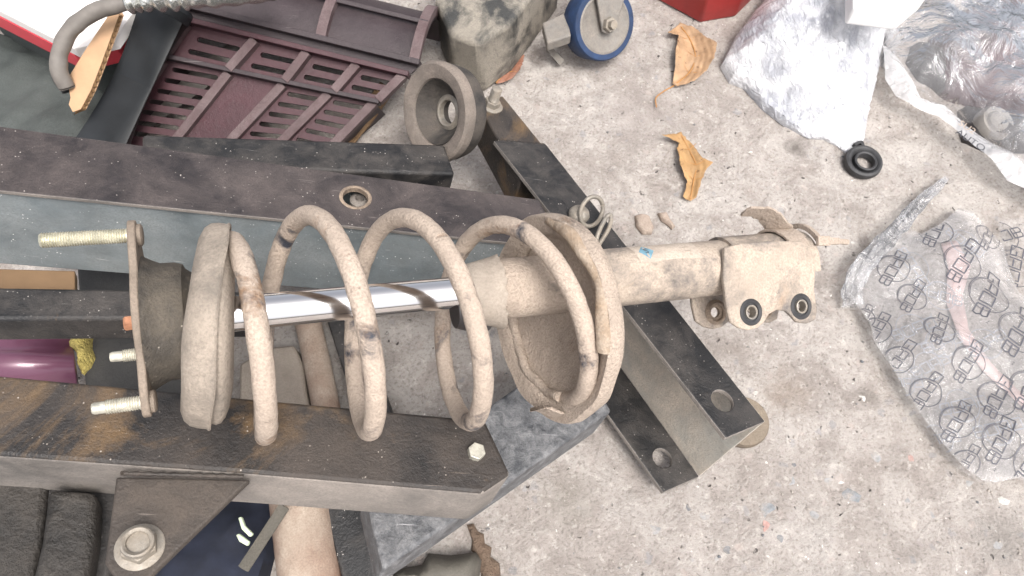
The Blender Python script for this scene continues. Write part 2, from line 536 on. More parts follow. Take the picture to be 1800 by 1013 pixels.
nt.links.new(hs.outputs[0], hs2.inputs[0])
nt.links.new(pm.outputs[0], hs2.inputs[1])
hs3 = nt.nodes.new('ShaderNodeMath')
hs3.operation = 'MULTIPLY_ADD'
hs3.inputs[1].default_value = 0.22
nt.links.new(rdg.outputs['Fac'], hs3.inputs[0])
nt.links.new(hs2.outputs[0], hs3.inputs[2])
bump(nt, b, hs3.outputs[0], 1.0, 0.0055)
MATS['concrete'] = m


# ---------------------------------------------------------------- object helpers
def empty(name, loc, label, cat, group=None):
    o = bpy.data.objects.new(name, None)
    o.empty_display_size = 0.02
    COL.objects.link(o)
    o.location = Vector(loc) * SCL
    tag(o, label, cat, group)
    return o


def tag(o, label, cat, group=None):
    o['label'] = label
    o['category'] = cat
    if group:
        o['group'] = group
    return o


def mk(name, verts, faces, mat, parent=None, smooth=40, bevel=0.0, bseg=2, sub=0):
    vs_ = [Vector(p) * SCL for p in verts]
    c = Vector((0, 0, 0))
    for p in vs_:
        c += p
    c /= len(vs_)
    me = bpy.data.meshes.new(name)
    me.from_pydata([tuple(p - c) for p in vs_], [], faces)
    bm = bmesh.new()
    bm.from_mesh(me)
    bmesh.ops.recalc_face_normals(bm, faces=bm.faces)
    bm.to_mesh(me)
    bm.free()
    if smooth:
        me.polygons.foreach_set('use_smooth', [True] * len(me.polygons))
        me.set_sharp_from_angle(angle=R(smooth))
    me.materials.append(MATS[mat])
    o = bpy.data.objects.new(name, me)
    COL.objects.link(o)
    off = Vector((0, 0, 0))
    if parent:
        o.parent = parent
        q = parent
        while q:
            off += q.location
            q = q.parent
    o.location = c - off
    if bevel:
        bv = o.modifiers.new('bevel', 'BEVEL')
        bv.width = bevel
        bv.segments = bseg
        bv.limit_method = 'ANGLE'
        bv.angle_limit = R(35)
    if sub:
        s = o.modifiers.new('sub', 'SUBSURF')
        s.levels = s.render_levels = sub
    return o


def prism(name, poly, ext, mat, parent=None, bevel=0.0, smooth=40, bseg=2):
    """closed solid: polygon (world points) pushed along vector ext"""
    n = len(poly)
    v_ = [Vector(p) for p in poly] + [Vector(p) + ext for p in poly]
    f = [tuple(range(n)), tuple(range(2 * n - 1, n - 1, -1))]
    for i in range(n):
        j = (i + 1) % n
        f.append((i, j, n + j, n + i))
    return mk(name, v_, f, mat, parent, smooth, bevel, bseg)


def frame_of(d):
    d = Vector(d).normalized()
    up = Vector((0, 0, 1)) if abs(d.z) < 0.9 else Vector((0, 1, 0))
    a = d.cross(up).normalized()
    return d, a, a.cross(d).normalized()


def tube_geo(path, rad, n=12, cap=True, base=0, jit=0.0):
    pts = [Vector(p) for p in path]
    v_, f = [], []
    a = None
    for i, p in enumerate(pts):
        t = (pts[min(i + 1, len(pts) - 1)] - pts[max(i - 1, 0)]).normalized()
        if a is None:
            _, a, b_ = frame_of(t)
        else:
            a = (a - t * a.dot(t)).normalized()
            b_ = t.cross(a).normalized()
        r = rad[i] if hasattr(rad, '__len__') else rad
        for k in range(n):
            w = 2 * math.pi * k / n
            q = p + (a * math.cos(w) + b_ * math.sin(w)) * r
            if jit:
                q += (q - p).normalized() * jit * noise.noise(q * 130)
            v_.append(q)
    m_ = len(pts)
    for i in range(m_ - 1):
        for k in range(n):
            k2 = (k + 1) % n
            f.append((base + i * n + k, base + i * n + k2, base + (i + 1) * n + k2, base + (i + 1) * n + k))
    if cap:
        f.append(tuple(base + k for k in range(n)))
        f.append(tuple(base + (m_ - 1) * n + k for k in range(n)))
    return v_, f


def tube(name, path, rad, mat, parent=None, n=12, jit=0.0, smooth=50):
    v_, f = tube_geo(path, rad, n, True, 0, jit)
    return mk(name, v_, f, mat, parent, smooth)


def spline(pts, n):
    """Catmull-Rom through points"""
    P = [Vector(p) for p in pts]
    P = [P[0] * 2 - P[1]] + P + [P[-1] * 2 - P[-2]]
    res = []
    segs = len(P) - 3
    for i in range(segs):
        for k in range(n):
            t = k / n
            a, b_, c_, d_ = P[i:i + 4]
            res.append(0.5 * ((2 * b_) + (c_ - a) * t + (2 * a - 5 * b_ + 4 * c_ - d_) * t * t + (3 * b_ - a - 3 * c_ + d_) * t ** 3))
    res.append(P[-2])
    return res


def lathe(name, o0, ax, prof, mat, parent=None, n=48, closed=False, smooth=40, ey=None, jit=0.0, jf=55):
    """turn profile [(along, radius)] about the axis through o0; closed = ring profile"""
    d, a, b_ = frame_of(ax)
    if ey is not None:
        a = (Vector(ey) - d * Vector(ey).dot(d)).normalized()
        b_ = d.cross(a)
    v_, f = [], []
    m_ = len(prof)
    for k in range(n):
        w = 2 * math.pi * k / n
        u = a * math.cos(w) + b_ * math.sin(w)
        for (x, r) in prof:
            q = Vector(o0) + d * x + u * r
            if jit and r > 1e-5:
                q += u * jit * noise.noise(q * jf) + d * jit * 0.7 * noise.noise(q * jf * 0.85 + Vector((5, 3, 1)))
            v_.append(q)
    for k in range(n):
        k2 = (k + 1) % n
        for i in range(m_ - 1 + (1 if closed else 0)):
            i2 = (i + 1) % m_
            f.append((k * m_ + i, k * m_ + i2, k2 * m_ + i2, k2 * m_ + i))
    if not closed:
        if prof[0][1] > 1e-5:
            f.append(tuple(k * m_ for k in range(n)))
        if prof[-1][1] > 1e-5:
            f.append(tuple(k * m_ + m_ - 1 for k in range(n)))
    o = mk(name, v_, f, mat, parent, smooth)
    if not closed and (prof[0][1] <= 1e-5 or prof[-1][1] <= 1e-5):
        bm = bmesh.new()
        bm.from_mesh(o.data)
        bmesh.ops.remove_doubles(bm, verts=bm.verts, dist=1e-6)
        bmesh.ops.recalc_face_normals(bm, faces=bm.faces)
        bm.to_mesh(o.data)
        bm.free()
    return o


def circ(cx, cy, rx, ry=None, n=20, rot=0.0):
    ry = ry or rx
    out_ = []
    for k in range(n):
        w = 2 * math.pi * k / n
        x, y = rx * math.cos(w), ry * math.sin(w)
        out_.append((cx + x * math.cos(rot) - y * math.sin(rot), cy + x * math.sin(rot) + y * math.cos(rot)))
    return out_


def plate(name, outer, holes, thick, o0, ux, uy, mat, parent=None, bevel=0.0, smooth=40):
    """flat plate with real holes. outer/holes are 2-D; top face on plane (o0,ux,uy), thickness goes to -normal"""
    o0, ux, uy = Vector(o0), Vector(ux), Vector(uy)
    nrm = ux.cross(uy).normalized()
    pts, edges, faces = [], [], []
    for loop in [outer] + holes:
        s = len(pts)
        pts += [Vector(p) for p in loop]
        edges += [(s + i, s + (i + 1) % len(loop)) for i in range(len(loop))]
        if loop is outer:
            faces.append(list(range(s, s + len(loop))))
    r = delaunay_2d_cdt(pts, edges, [], 0, 1e-7)
    vv, tri = r[0], r[2]

    def inside(p, loop):
        c_ = False
        j = len(loop) - 1
        for i in range(len(loop)):
            xi, yi = loop[i][0], loop[i][1]
            xj, yj = loop[j][0], loop[j][1]
            if ((yi > p[1]) != (yj > p[1])) and (p[0] < (xj - xi) * (p[1] - yi) / (yj - yi) + xi):
                c_ = not c_
            j = i
        return c_
    keep = []
    for t in tri:
        c_ = (vv[t[0]] + vv[t[1]] + vv[t[2]]) / 3
        if inside(c_, outer) and not any(inside(c_, h) for h in holes):
            keep.append(t)
    n = len(vv)
    V3 = [o0 + ux * p.x + uy * p.y for p in vv] + [o0 + ux * p.x + uy * p.y - nrm * thick for p in vv]
    fs = [tuple(t) for t in keep] + [tuple(n + i for i in reversed(t)) for t in keep]
    cnt = {}
    for t in keep:
        for i in range(len(t)):
            e = (t[i], t[(i + 1) % len(t)])
            cnt[tuple(sorted(e))] = cnt.get(tuple(sorted(e)), 0) + 1
    for (a, b_), q in cnt.items():
        if q == 1:
            fs.append((a, b_, n + b_, n + a))
    return mk(name, V3, fs, mat, parent, smooth, bevel)


def to2d(P, o0, ux, uy):
    d = Vector(P) - o0
    return (d.dot(ux) / ux.length_squared, d.dot(uy) / uy.length_squared)


def edge_dist(P, poly):
    P = np.asarray(P)
    best = np.full(len(P), 1e9)
    for i in range(len(poly)):
        a = np.array(poly[i])
        b_ = np.array(poly[(i + 1) % len(poly)])
        ab = b_ - a
        t = np.clip(((P - a) @ ab) / max(1e-12, ab @ ab), 0, 1)
        dd = np.linalg.norm(P - (a + t[:, None] * ab), axis=1)
        best = np.minimum(best, dd)
    return best


def fill2d(poly, step):
    """triangulated fill of a 2-D polygon with inner points"""
    bnd = []
    for i in range(len(poly)):
        a = np.array(poly[i])
        b_ = np.array(poly[(i + 1) % len(poly)])
        k = max(1, int(np.linalg.norm(b_ - a) / step))
        for j in range(k):
            bnd.append(tuple(a + (b_ - a) * j / k))
    xs = [p[0] for p in bnd]
    ys = [p[1] for p in bnd]
    inner = []
    rng = random.Random(3)
    y = min(ys)
    row = 0
    while y < max(ys):
        x = min(xs) + (step * 0.5 if row % 2 else 0)
        while x < max(xs):
            inner.append((x + rng.uniform(-.2, .2) * step, y + rng.uniform(-.2, .2) * step))
            x += step
        y += step * 0.87
        row += 1
    inner = np.array(inner)
    ins = np.zeros(len(inner), bool)
    j = len(poly) - 1
    for i in range(len(poly)):
        xi, yi = poly[i]
        xj, yj = poly[j]
        c1 = (yi > inner[:, 1]) != (yj > inner[:, 1])
        with np.errstate(divide='ignore', invalid='ignore'):
            xx = (xj - xi) * (inner[:, 1] - yi) / (yj - yi + 1e-15) + xi
        ins ^= c1 & (inner[:, 0] < xx)
        j = i
    inner = inner[ins]
    if len(inner):
        inner = inner[edge_dist(inner, poly) > step * 0.45]
    pts = [Vector(p) for p in bnd] + [Vector((float(p[0]), float(p[1]))) for p in inner]
    nb = len(bnd)
    r = delaunay_2d_cdt(pts, [(i, (i + 1) % nb) for i in range(nb)], [list(range(nb))], 1, 1e-8)
    vv = np.array([(p.x, p.y) for p in r[0]])
    return vv, [tuple(t) for t in r[2]], nb


def sheet(name, poly_xy, zf, step, mat, parent=None, thick=0.0, smooth=60):
    """a sheet over a ground outline; zf(x, y, edge distance) gives the height"""
    vv, tri, nb = fill2d(poly_xy, step)
    ed = edge_dist(vv, poly_xy)
    v_ = [Vector((p[0], p[1], zf(p[0], p[1], e))) for p, e in zip(vv, ed)]
    o = mk(name, v_, tri, mat, parent, smooth)
    if thick:
        s = o.modifiers.new('thick', 'SOLIDIFY')
        s.thickness = thick
        s.offset = -1
    return o


def lump(name, poly_xy, zf, zbot, step, mat, parent=None, smooth=60):
    """closed body: top surface zf, straight skirt down to zbot and a floor"""
    vv, tri, nb = fill2d(poly_xy, step)
    ed = edge_dist(vv, poly_xy)
    n = len(vv)
    top = [Vector((p[0], p[1], zf(p[0], p[1], e))) for p, e in zip(vv, ed)]
    bot = [Vector((p[0], p[1], zbot)) for p in vv]
    f = list(tri) + [tuple(n + i for i in reversed(t)) for t in tri]
    cnt = {}
    for t in tri:
        for i in range(3):
            k = tuple(sorted((t[i], t[(i + 1) % 3])))
            cnt[k] = cnt.get(k, 0) + 1
    for (a, b_), q in cnt.items():
        if q == 1:
            f.append((a, b_, n + b_, n + a))
    return mk(name, top + bot, f, mat, parent, smooth)


def gpoly(pxs, z=0.0):
    return [tuple(G(x, y, z).xy) for x, y in pxs]


def fbm(x, y, s, o=4, seed=0.0):
    return noise.fractal(Vector((x * s + seed, y * s - seed, seed * 0.37)), 1.0, 2.0, o)


def tri_wave(t):
    t = t - math.floor(t)
    return abs(2 * t - 1)


def crinkle(x, y, seed, scale=1.0):
    """flat facets meeting at sharp creases, as in creased film (0..1)"""
    wx = x + 0.012 * noise.noise(Vector((x * 18, y * 18, seed)))
    wy = y + 0.012 * noise.noise(Vector((x * 18, y * 18, seed + 9)))
    r = random.Random(seed)
    s = 0.0
    tot = 0.0
    for k in range(6):
        a = r.uniform(0, math.pi)
        fr = scale * r.uniform(5, 24)
        am = 1.0 / fr
        msk = 0.5 + 0.5 * noise.noise(Vector((x * 14 + k * 3, y * 14, seed + k)))
        s += am * msk * tri_wave((wx * math.cos(a) + wy * math.sin(a)) * fr + r.random())
        tot += am
    return s / tot


def text_mesh(body, size, o0, ux, uy, mat, parent, name='lettering', lift=0.0, warp=None):
    cu = bpy.data.curves.new('t', 'FONT')
    cu.body = body
    cu.size = size
    cu.align_x = 'CENTER'
    cu.align_y = 'CENTER'
    tmp = bpy.data.objects.new('t', cu)
    COL.objects.link(tmp)
    dg = bpy.context.evaluated_depsgraph_get()
    me = bpy.data.meshes.new_from_object(tmp.evaluated_get(dg))
    V3 = []
    for q in me.vertices:
        V3.append(warp(q.co.x, q.co.y) if warp else Vector(o0) + Vector(ux) * q.co.x + Vector(uy) * q.co.y)
    fs = [tuple(p.vertices) for p in me.polygons]
    bpy.data.objects.remove(tmp)
    bpy.data.curves.remove(cu)
    bpy.data.meshes.remove(me)
    return mk(name, V3, fs, mat, parent, 0)


#@@ ground
use_scale(True)
# ---------------------------------------------------------------- ground
def axis(lo, hi, step, far):
    a = list(np.arange(lo, hi, step))
    pre, x, s = [], lo, step
    while x > -far:
        s *= 1.5
        x -= s
        pre.append(x)
    post, x, s = [], a[-1], step
    while x < far:
        s *= 1.5
        x += s
        post.append(x)
    return pre[::-1] + a + post


gx = axis(-0.62, 0.95, 0.0042, 4.0)
gy = axis(-0.12, 1.02, 0.0042, 4.0)


def ground_z(x, y):
    z = 0.0016 * noise.fractal(Vector((x * 9, y * 9, 0)), 1.0, 2.0, 3)
    z += 0.0019 * noise.fractal(Vector((x * 55, y * 55, 3)), 0.9, 2.1, 4)
    pit = noise.noise(Vector((x * 70, y * 70, 7)))
    z -= 0.0016 * max(0.0, pit - 0.35)
    return z - 0.0005


gv = [(x, y, ground_z(x, y)) for y in gy for x in gx]
nx_ = len(gx)
gf = [(j * nx_ + i, j * nx_ + i + 1, (j + 1) * nx_ + i + 1, (j + 1) * nx_ + i) for j in range(len(gy) - 1) for i in range(nx_ - 1)]
ground = mk('ground', gv, gf, 'concrete', None, 80)
ground['kind'] = 'structure'
GLOC = ground.location.copy()


def pebble_geo(c, r, flat, rng, base=0, nseg=7):
    """small chipped stone: two offset rings and caps"""
    v_, f = [], []
    ph = rng.uniform(0, 6)
    radii = [r * rng.uniform(0.5, 1.25) for _ in range(nseg)]
    for zz, k in ((-0.6, 0.9), (0.35, 1.0), (1.0, 0.55)):
        for i in range(nseg):
            w = ph + 2 * math.pi * i / nseg
            v_.append(Vector((c[0] + math.cos(w) * radii[i] * k, c[1] + math.sin(w) * radii[i] * k * 0.85, c[2] + zz * r * flat)))
    for q in range(2):
        for i in range(nseg):
            j = (i + 1) % nseg
            f.append((base + q * nseg + i, base + q * nseg + j, base + (q + 1) * nseg + j, base + (q + 1) * nseg + i))
    f.append(tuple(base + 2 * nseg + i for i in range(nseg)))
    f.append(tuple(base + i for i in reversed(range(nseg))))
    return v_, f


rng = random.Random(11)
# stones set in the worn concrete (parts of the ground)
for (px, py, rp, mi) in [(1497, 872, 17, 0), (1594, 878, 12, 0), (1392, 846, 17, 1), (1455, 843, 11, 1), (1284, 968, 13, 2), (1345, 893, 17, 0),
                         (1352, 925, 11, 4), (1596, 806, 10, 4), (1394, 818, 9, 2), (1446, 652, 9, 2), (1208, 893, 7, 2), (1330, 690, 7, 5),
                         (1515, 700, 7, 5), (1476, 848, 6, 5), (1579, 986, 9, 2), (1700, 850, 14, 1), (1256, 977, 10, 1), (1216, 985, 10, 1),
                         (1430, 905, 8, 1), (1376, 944, 9, 0), (1760, 962, 12, 1), (1765, 880, 8, 5), (1240, 905, 10, 1), (1540, 805, 9, 1),
                         (1480, 600, 6, 5), (1500, 425, 5, 5), (1150, 932, 12, 1), (1085, 905, 9, 1), (1610, 920, 9, 3), (1640, 905, 12, 1)]:
    p = G(px, py, 0)
    r_ = rp / FPX * 0.62
    v_, f = pebble_geo((p.x, p.y, ground_z(p.x, p.y) - r_ * 0.10), r_, 0.12, rng, 0, 7)
    mk('stone', v_, f, 'stone_%d' % mi, ground, 25)
# loose grit
v_all, f_all = [], []
for k in range(1500):
    px, py = rng.uniform(850, 1830), rng.uniform(-20, 1040)
    if noise.noise(Vector((px * 0.006, py * 0.006, 2))) < rng.uniform(-0.5, 0.35):
        continue
    p = G(px, py)
    r_ = 0.0005 + 0.0011 * rng.random() ** 3
    v_, f = pebble_geo((p.x, p.y, ground_z(p.x, p.y) + r_ * 0.3), r_, 0.6, rng, len(v_all), 5)
    v_all += v_
    f_all += f
grit = mk('grit', v_all, f_all, 'stone_3', None, 0)
grit['kind'] = 'stuff'
grit['label'] = 'fine loose grit scattered over the concrete'
v_all, f_all = [], []
for k in range(150):
    px, py = rng.uniform(850, 1830), rng.uniform(-20, 1040)
    p = G(px, py)
    r_ = 0.0005 + 0.0013 * rng.random() ** 3
    v_, f = pebble_geo((p.x, p.y, ground_z(p.x, p.y) + r_ * 0.3), r_, 0.6, rng, len(v_all), 5)
    v_all += v_
    f_all += f
grit2 = mk('grit', v_all, f_all, 'stone_2', None, 0)
grit2['kind'] = 'stuff'
grit2['label'] = 'dark grains of loose grit on the concrete'

#@@ frame
use_scale(False)
# ---------------------------------------------------------------- steel frame
DN = -NF
frame = empty('steel_frame', G(300, 700, 0), 'tilted black steel frame of box beams and a drilled channel under the shock absorber', 'steel frame')
H_A = 0.093
H_B = 0.055
H_D = 0.118


def split_beam(name, quad, h, mat_top, mat_side, parent=frame, lvl=0.0, bevel=0.003):
    """box beam: pixel quad on the frame plane, walls down by h; the top skin is a child strip"""
    P = [F(x, y, lvl) for x, y in quad]
    o = prism(name, P, DN * h, mat_side, parent, bevel, 40, 3)
    o.data.materials.append(MATS[mat_top])
    for p in o.data.polygons:
        nrm = p.normal
        if nrm.dot(NF) > 0.9:
            p.material_index = 1
    return o


beamA = plateA = None
# beam A: top plate with a pin hole over a box
qa = [(-90, 210), (948, 351), (990, 436), (-90, 326)]
oA = F(-90, 326)
uA = (F(990, 436) - oA).normalized()
wA = NF.cross(uA).normalized()
outA = [to2d(F(x, y), oA, uA, wA) for x, y in (qa[3], qa[2], qa[1], qa[0])]
hA = to2d(F(625, 347), oA, uA, wA)
pt_ = plate('beam_top', outA, [circ(hA[0], hA[1], 0.0108, n=28)], 0.004, oA, uA, wA, 'beam_top', frame, 0.0008)
pt_.data.materials.append(MATS['beam_side_brown'])
for p in pt_.data.polygons:
    if abs(p.normal.dot(NF)) < 0.5:
        p.material_index = 1
qs = [(-90, 210), (948, 351), (990, 436), (-90, 326)]
Pa = [F(x, y, -0.004) for x, y in qs]
ctr = sum(Pa, Vector()) / 4
# box walls under the top plate (open top so the hole looks inside)
wt = 0.004
nearL, nearR, farR, farL = Pa[3], Pa[2], Pa[1], Pa[0]
cross = (farL - nearL).normalized()
prism('beam_wall', [nearL, nearR, nearR + cross * wt, nearL + cross * wt], DN * H_A, 'beam_side', frame, 0.0012)
prism('beam_wall', [farL - cross * wt, farR - cross * wt, farR, farL], DN * H_A, 'beam_side', frame, 0.0012)
prism('beam_floor', [nearL + cross * wt + DN * (H_A - .004), nearR + cross * wt + DN * (H_A - .004), farR - cross * wt + DN * (H_A - .004), farL - cross * wt + DN * (H_A - .004)], DN * 0.004, 'beam_side', frame)
pc = F(625, 347, 0.0003)
lathe('hole_rim', pc, NF, [(-0.0045, 0.0106), (0.0, 0.0109), (0.0006, 0.0125), (0.0, 0.0138)], 'bush_rust', frame, 28, closed=True)
pn = F(632, 352, -0.016)
lathe('pin', pn, NF, [(-0.02, 0.0085), (0.0, 0.0085), (0.002, 0.006), (0.0022, 0.004), (-0.004, 0.0035), (-0.004, 0.0)], 'beam_side_brown', frame, 20)

# beam B
split_beam('beam', [(-90, 651), (853, 738), (898, 834), (848, 868), (430, 832), (-90, 795)], H_B, 'beam_rusty', 'beam_side_brown')
# cross beam C lies below B
split_beam('cross_beam', [(1006, 612), (1076, 722), (674, 1002), (640, 866)], 0.045, 'cross_blue', 'cross_blue', lvl=-0.0555)
# gusset plate with big bolt
gp = [(204, 838), (440, 843), (424, 858), (286, 992), (262, 1016), (205, 1022), (184, 990)]
oG = F(204, 838, -0.004)
gus = prism('gusset_plate', [F(x, y, -0.004) for x, y in gp], DN * 0.007, 'gusset', frame, 0.0016, 40, 3)
P1, P2 = F(212, 832, -0.001), F(428, 838, -0.001)
tube('weld_bead', [P1 + (P2 - P1) * (k / 30) for k in range(31)], [0.0013 + 0.0004 * math.sin(k * 2.1) for k in range(31)], 'gusset', frame, 8)


def hexbolt(px, py, lvl, rad, hh, mat, parent, washer=None, tilt=None, shaft=None, name='bolt'):
    c_ = F(px, py, lvl)
    d = tilt or NF
    d, a, b_ = frame_of(d)
    poly = [c_ + (a * math.cos(k * math.pi / 3 + .3) + b_ * math.sin(k * math.pi / 3 + .3)) * rad for k in range(6)]
    o = prism(name, poly, d * hh, mat, parent, rad * 0.06, 30, 2)
    if washer:
        lathe('washer', c_ - d * 0.001, d, [(0, 0), (0, washer), (0.0016, washer), (0.0022, washer * 0.93), (0.0022, 0)], mat, o, 32)
    if shaft:
        r0, ln = shaft
        prof = [(hh, r0)]
        k = 0
        x = hh
        while x < hh + ln:
            prof += [(x, r0), (x + 0.0006, r0 * 0.88), (x + 0.0012, r0)]
            x += 0.0013
        prof += [(x + 0.0006, r0 * 0.8), (x + 0.0006, 0)]
        lathe('thread', c_, d, prof, mat, o, 20)
    return o


bb = hexbolt(246, 962, -0.004, 0.0105, 0.0075, 'dull_steel', frame, washer=0.0135)
lathe('bolt_collar', F(246, 962, -0.004), NF, [(0.0075, 0.0), (0.0075, 0.0092), (0.0105, 0.0088), (0.0112, 0.0078), (0.0100, 0.0062), (0.0080, 0.0060), (0.0085, 0.0)], 'dull_steel', bb, 32)
hexbolt(836, 797, 0.0, 0.0064, 0.0048, 'zinc', frame, washer=0.0056, name='bolt')

# channel D: two drilled flanges and a web
oD = F(1276, 770)
uD = (F(868, 247) - oD).normalized()
wD = NF.cross(uD).normalized()
if (F(1345, 741) - oD).dot(wD) < 0:
    wD = -wD
dpoly = [(1276, 770), (1345, 741), (960, 254), (868, 247)]
outD = [to2d(F(x, y), oD, uD, wD) for x, y in dpoly]
hc = to2d(F(1270, 704), oD, uD, wD)
hw = (hc[0], hc[1])


def flange(lvl, mat):
    o_ = oD + NF * lvl
    if uD.cross(wD).dot(NF) > 0:
        return plate('flange', outD, [circ(hw[0], hw[1], 0.0098, n=28)], 0.005, o_, uD, wD, mat, frame, 0.0008)
    sw = [(y, x) for x, y in outD]
    return plate('flange', sw, [circ(hw[1], hw[0], 0.0098, n=28)], 0.005, o_, wD, uD, mat, frame, 0.0008)


def worn_edges(o, mat):
    """bare, dusty cut edges on a plate"""
    o.data.materials.append(MATS[mat])
    for p in o.data.polygons:
        if abs(p.normal.dot(NF)) < 0.5:
            p.material_index = 1


worn_edges(flange(0.0, 'beam_black'), 'beam_side_brown')
worn_edges(flange(-H_D, 'beam_black'), 'beam_side_brown')
for q_, (pa_, pb_) in enumerate((((871, 249), (958, 256)),)):
    A_, B_ = F(pa_[0], pa_[1], -0.0045), F(pb_[0], pb_[1], -0.0045)
    tube('weld_bead', [A_ + (B_ - A_) * (k / 24) for k in range(25)], [0.0020 + 0.0006 * math.sin(k * 2.3) for k in range(25)], 'beam_rusty', frame, 8)
a_, b_ = F(1345, 741, -0.005), F(960, 254, -0.005)
inw = (F(868, 247) - F(960, 254))
inw = (inw - uD * inw.dot(uD)).normalized()
prism('web', [a_, b_, b_ + inw * 0.005, a_ + inw * 0.005], DN * (H_D - 0.0055), 'channel_web', frame, 0.0005)
# fallen scrap on the web / stain piece
pz = [F(x, y, -0.030) for x, y in ((1192, 748), (1200, 738), (1218, 744), (1222, 752), (1208, 754), (1200, 758))]

# inner arm E above, slides into channel
eq = [(838, 178), (884, 168), (985, 292), (916, 318)]
oE = F(838, 178, -0.006)
prism('arm', [F(x, y, -0.0065) for x, y in eq], DN * 0.040, 'beam_rusty', frame, 0.002, 40, 3)
hexbolt(864, 186, -0.0062, 0.0085, 0.007, 'dull_steel', frame, washer=0.012, shaft=(0.0055, 0.014), tilt=(NF + Vector((0.05, .05, 0))), name='nut')

# lower bars of the frame
prism('brace', [F(-90, 503, -0.050), F(470, 512, -0.050), F(470, 560, -0.050), F(-90, 562, -0.050)], DN * 0.03, 'beam_black', frame, 0.003)
prism('brace', [F(250, 236, -0.018), F(782, 254, -0.018), F(800, 306, -0.018), F(250, 290, -0.018)], DN * 0.05, 'beam_black', frame, 0.003)
prism('brace', [G(548, 480, 0.03), G(596, 480, 0.03), G(706, 770, 0.03), G(640, 770, 0.03)], Vector((0, 0, -0.028)), 'beam_black', frame, 0.002)
prism('brace', [G(560, 860, 0.05), G(628, 860, 0.05), G(664, 1030, 0.05), G(604, 1030, 0.05)], Vector((0, 0, -0.048)), 'beam_black', frame, 0.002)
# caster disc under the channel end
lathe('wheel', G(1302, 745, 0.0), (0, 0, 1), [(0.001, 0.0), (0.001, 0.0235), (0.003, 0.025), (0.009, 0.025), (0.011, 0.0245), (0.0105, 0.0242), (0.012, 0.024), (0.012, 0.0)], 'wheel_brown', frame, 40)
# rusty casting bolted below beam B
lump_pts = [(-60, 872), (72, 876), (66, 940), (58, 1040), (-60, 1040)]


def fsolid(name, pxs, lvl, h, mat, parent, bevel=0.004):
    return prism(name, [F(x, y, lvl) for x, y in pxs], DN * h, mat, parent, bevel, 40, 3)


fsolid('casting', [(-60, 835), (84, 840), (74, 940), (48, 1060), (-60, 1060)], -0.050, 0.05, 'cast_iron', frame)
fsolid('casting', [(84, 858), (170, 864), (166, 940), (146, 1060), (46, 1060), (72, 950)], -0.034, 0.05, 'cast_iron', frame, 0.005)
fsolid('spacer_block', [(60, 836), (215, 842), (190, 1060), (120, 1060)], -0.0552, 0.05, 'beam_black', frame)

tag(prism('tan_strip', [F(x, y, -0.07) for x, y in ((-90, 470), (132, 476), (132, 512), (-90, 512))], DN * 0.01, 'yellowish_strip', None, 0.001), 'tan strip showing under the upper beam at the left edge', 'strip')

#@@ strut
# ---------------------------------------------------------------- shock absorber
strut = empty('shock_absorber', S(sx(1350), 0, -0.03), 'dusty car shock absorber strut with coil spring, chrome rod and drilled bracket', 'shock absorber')


def pxy(px, dpx):
    """strut-local y for an image offset of dpx pixels below the axis at column px"""
    return -dpx * sdepth(sx(px)) / FPX


def axis_y(px):
    q = S(sx(px), 0, 0)
    c_ = RM.transposed() @ (q - CAM)
    return H_PX / 2 + FPX * c_.y / c_.z * 1.0 if False else H_PX / 2 - FPX * (c_.y / -c_.z)


def yat(px, py):
    return pxy(px, py - axis_y(px))


# mount plate (three-eared), edge-on
x0 = sx(247)
XP = x0
studs = [(yat(250, 418), 0.014, 48, 93), (yat(250, 625) - 0.0005, -0.040, 27, 175), (yat(250, 699), 0.024, 27, 160)]
ears = []
pts2 = []
for (y, z, _, _) in studs:
    pts2.append((y, z))
cyz = (yat(250, 562), 0.0)
outl = []
for k in range(72):
    w = 2 * math.pi * k / 72
    r = 0.036
    for (y, z) in pts2:
        aw = math.atan2(z - cyz[1], y - cyz[0])
        rr = math.hypot(y - cyz[0], z - cyz[1]) + 0.0085
        dw = (w - aw + math.pi) % (2 * math.pi) - math.pi
        r = max(r, 0.036 + (rr - 0.036) * math.exp(-(dw / 0.33) ** 2))
    outl.append((cyz[0] + r * math.cos(w), cyz[1] + r * math.sin(w)))
plate('mount_plate', outl, [], 0.0042, S(x0 + 0.0042, 0, 0), EY, EZ, 'plate_metal', strut, 0.0008)
for i, (y, z, ln, pxe) in enumerate(studs):
    xe = sx(pxe)
    # correct the end for parallax of z
    o0 = S(x0, y, z)
    L = x0 - xe
    if z < 0:
        L *= 1.12
    else:
        L *= 0.96
    r0 = 0.0041 if i == 0 else 0.0040
    prof = [(0.0, 0.0), (0.0, r0)]
    tip = 0.0 if i == 0 else 0.006
    x = 0.001
    while x < L - tip - 0.001:
        prof += [(x, r0), (x + 0.00055, r0 * 0.86), (x + 0.0011, r0)]
        x += 0.00125
    if tip:
        prof += [(x, r0 * 0.8), (L - 0.0012, r0 * 0.78), (L, r0 * 0.66), (L, 0)]
    else:
        prof += [(x, r0 * 0.95), (x + 0.001, r0 * 0.8), (x + 0.001, 0)]
    st = lathe('stud', o0, -EX, prof, 'zinc_yellow' if i == 0 else 'zinc', strut, 20, smooth=25)
    lathe('stud_head', S(x0 + 0.0042, y, z), EX, [(0, 0), (0, 0.0062), (0.0020, 0.0062), (0.0028, 0.005), (0.0028, 0)], 'plate_metal', st, 20)
# centre nut
cn = S(x0, yat(247, 566), 0.004)
lathe('rod_nut', cn, -EX, [(0, 0), (0, 0.0042), (0.0068, 0.0045), (0.0078, 0.0036), (0.0078, 0)], 'copper_nut', strut, 6, smooth=20)
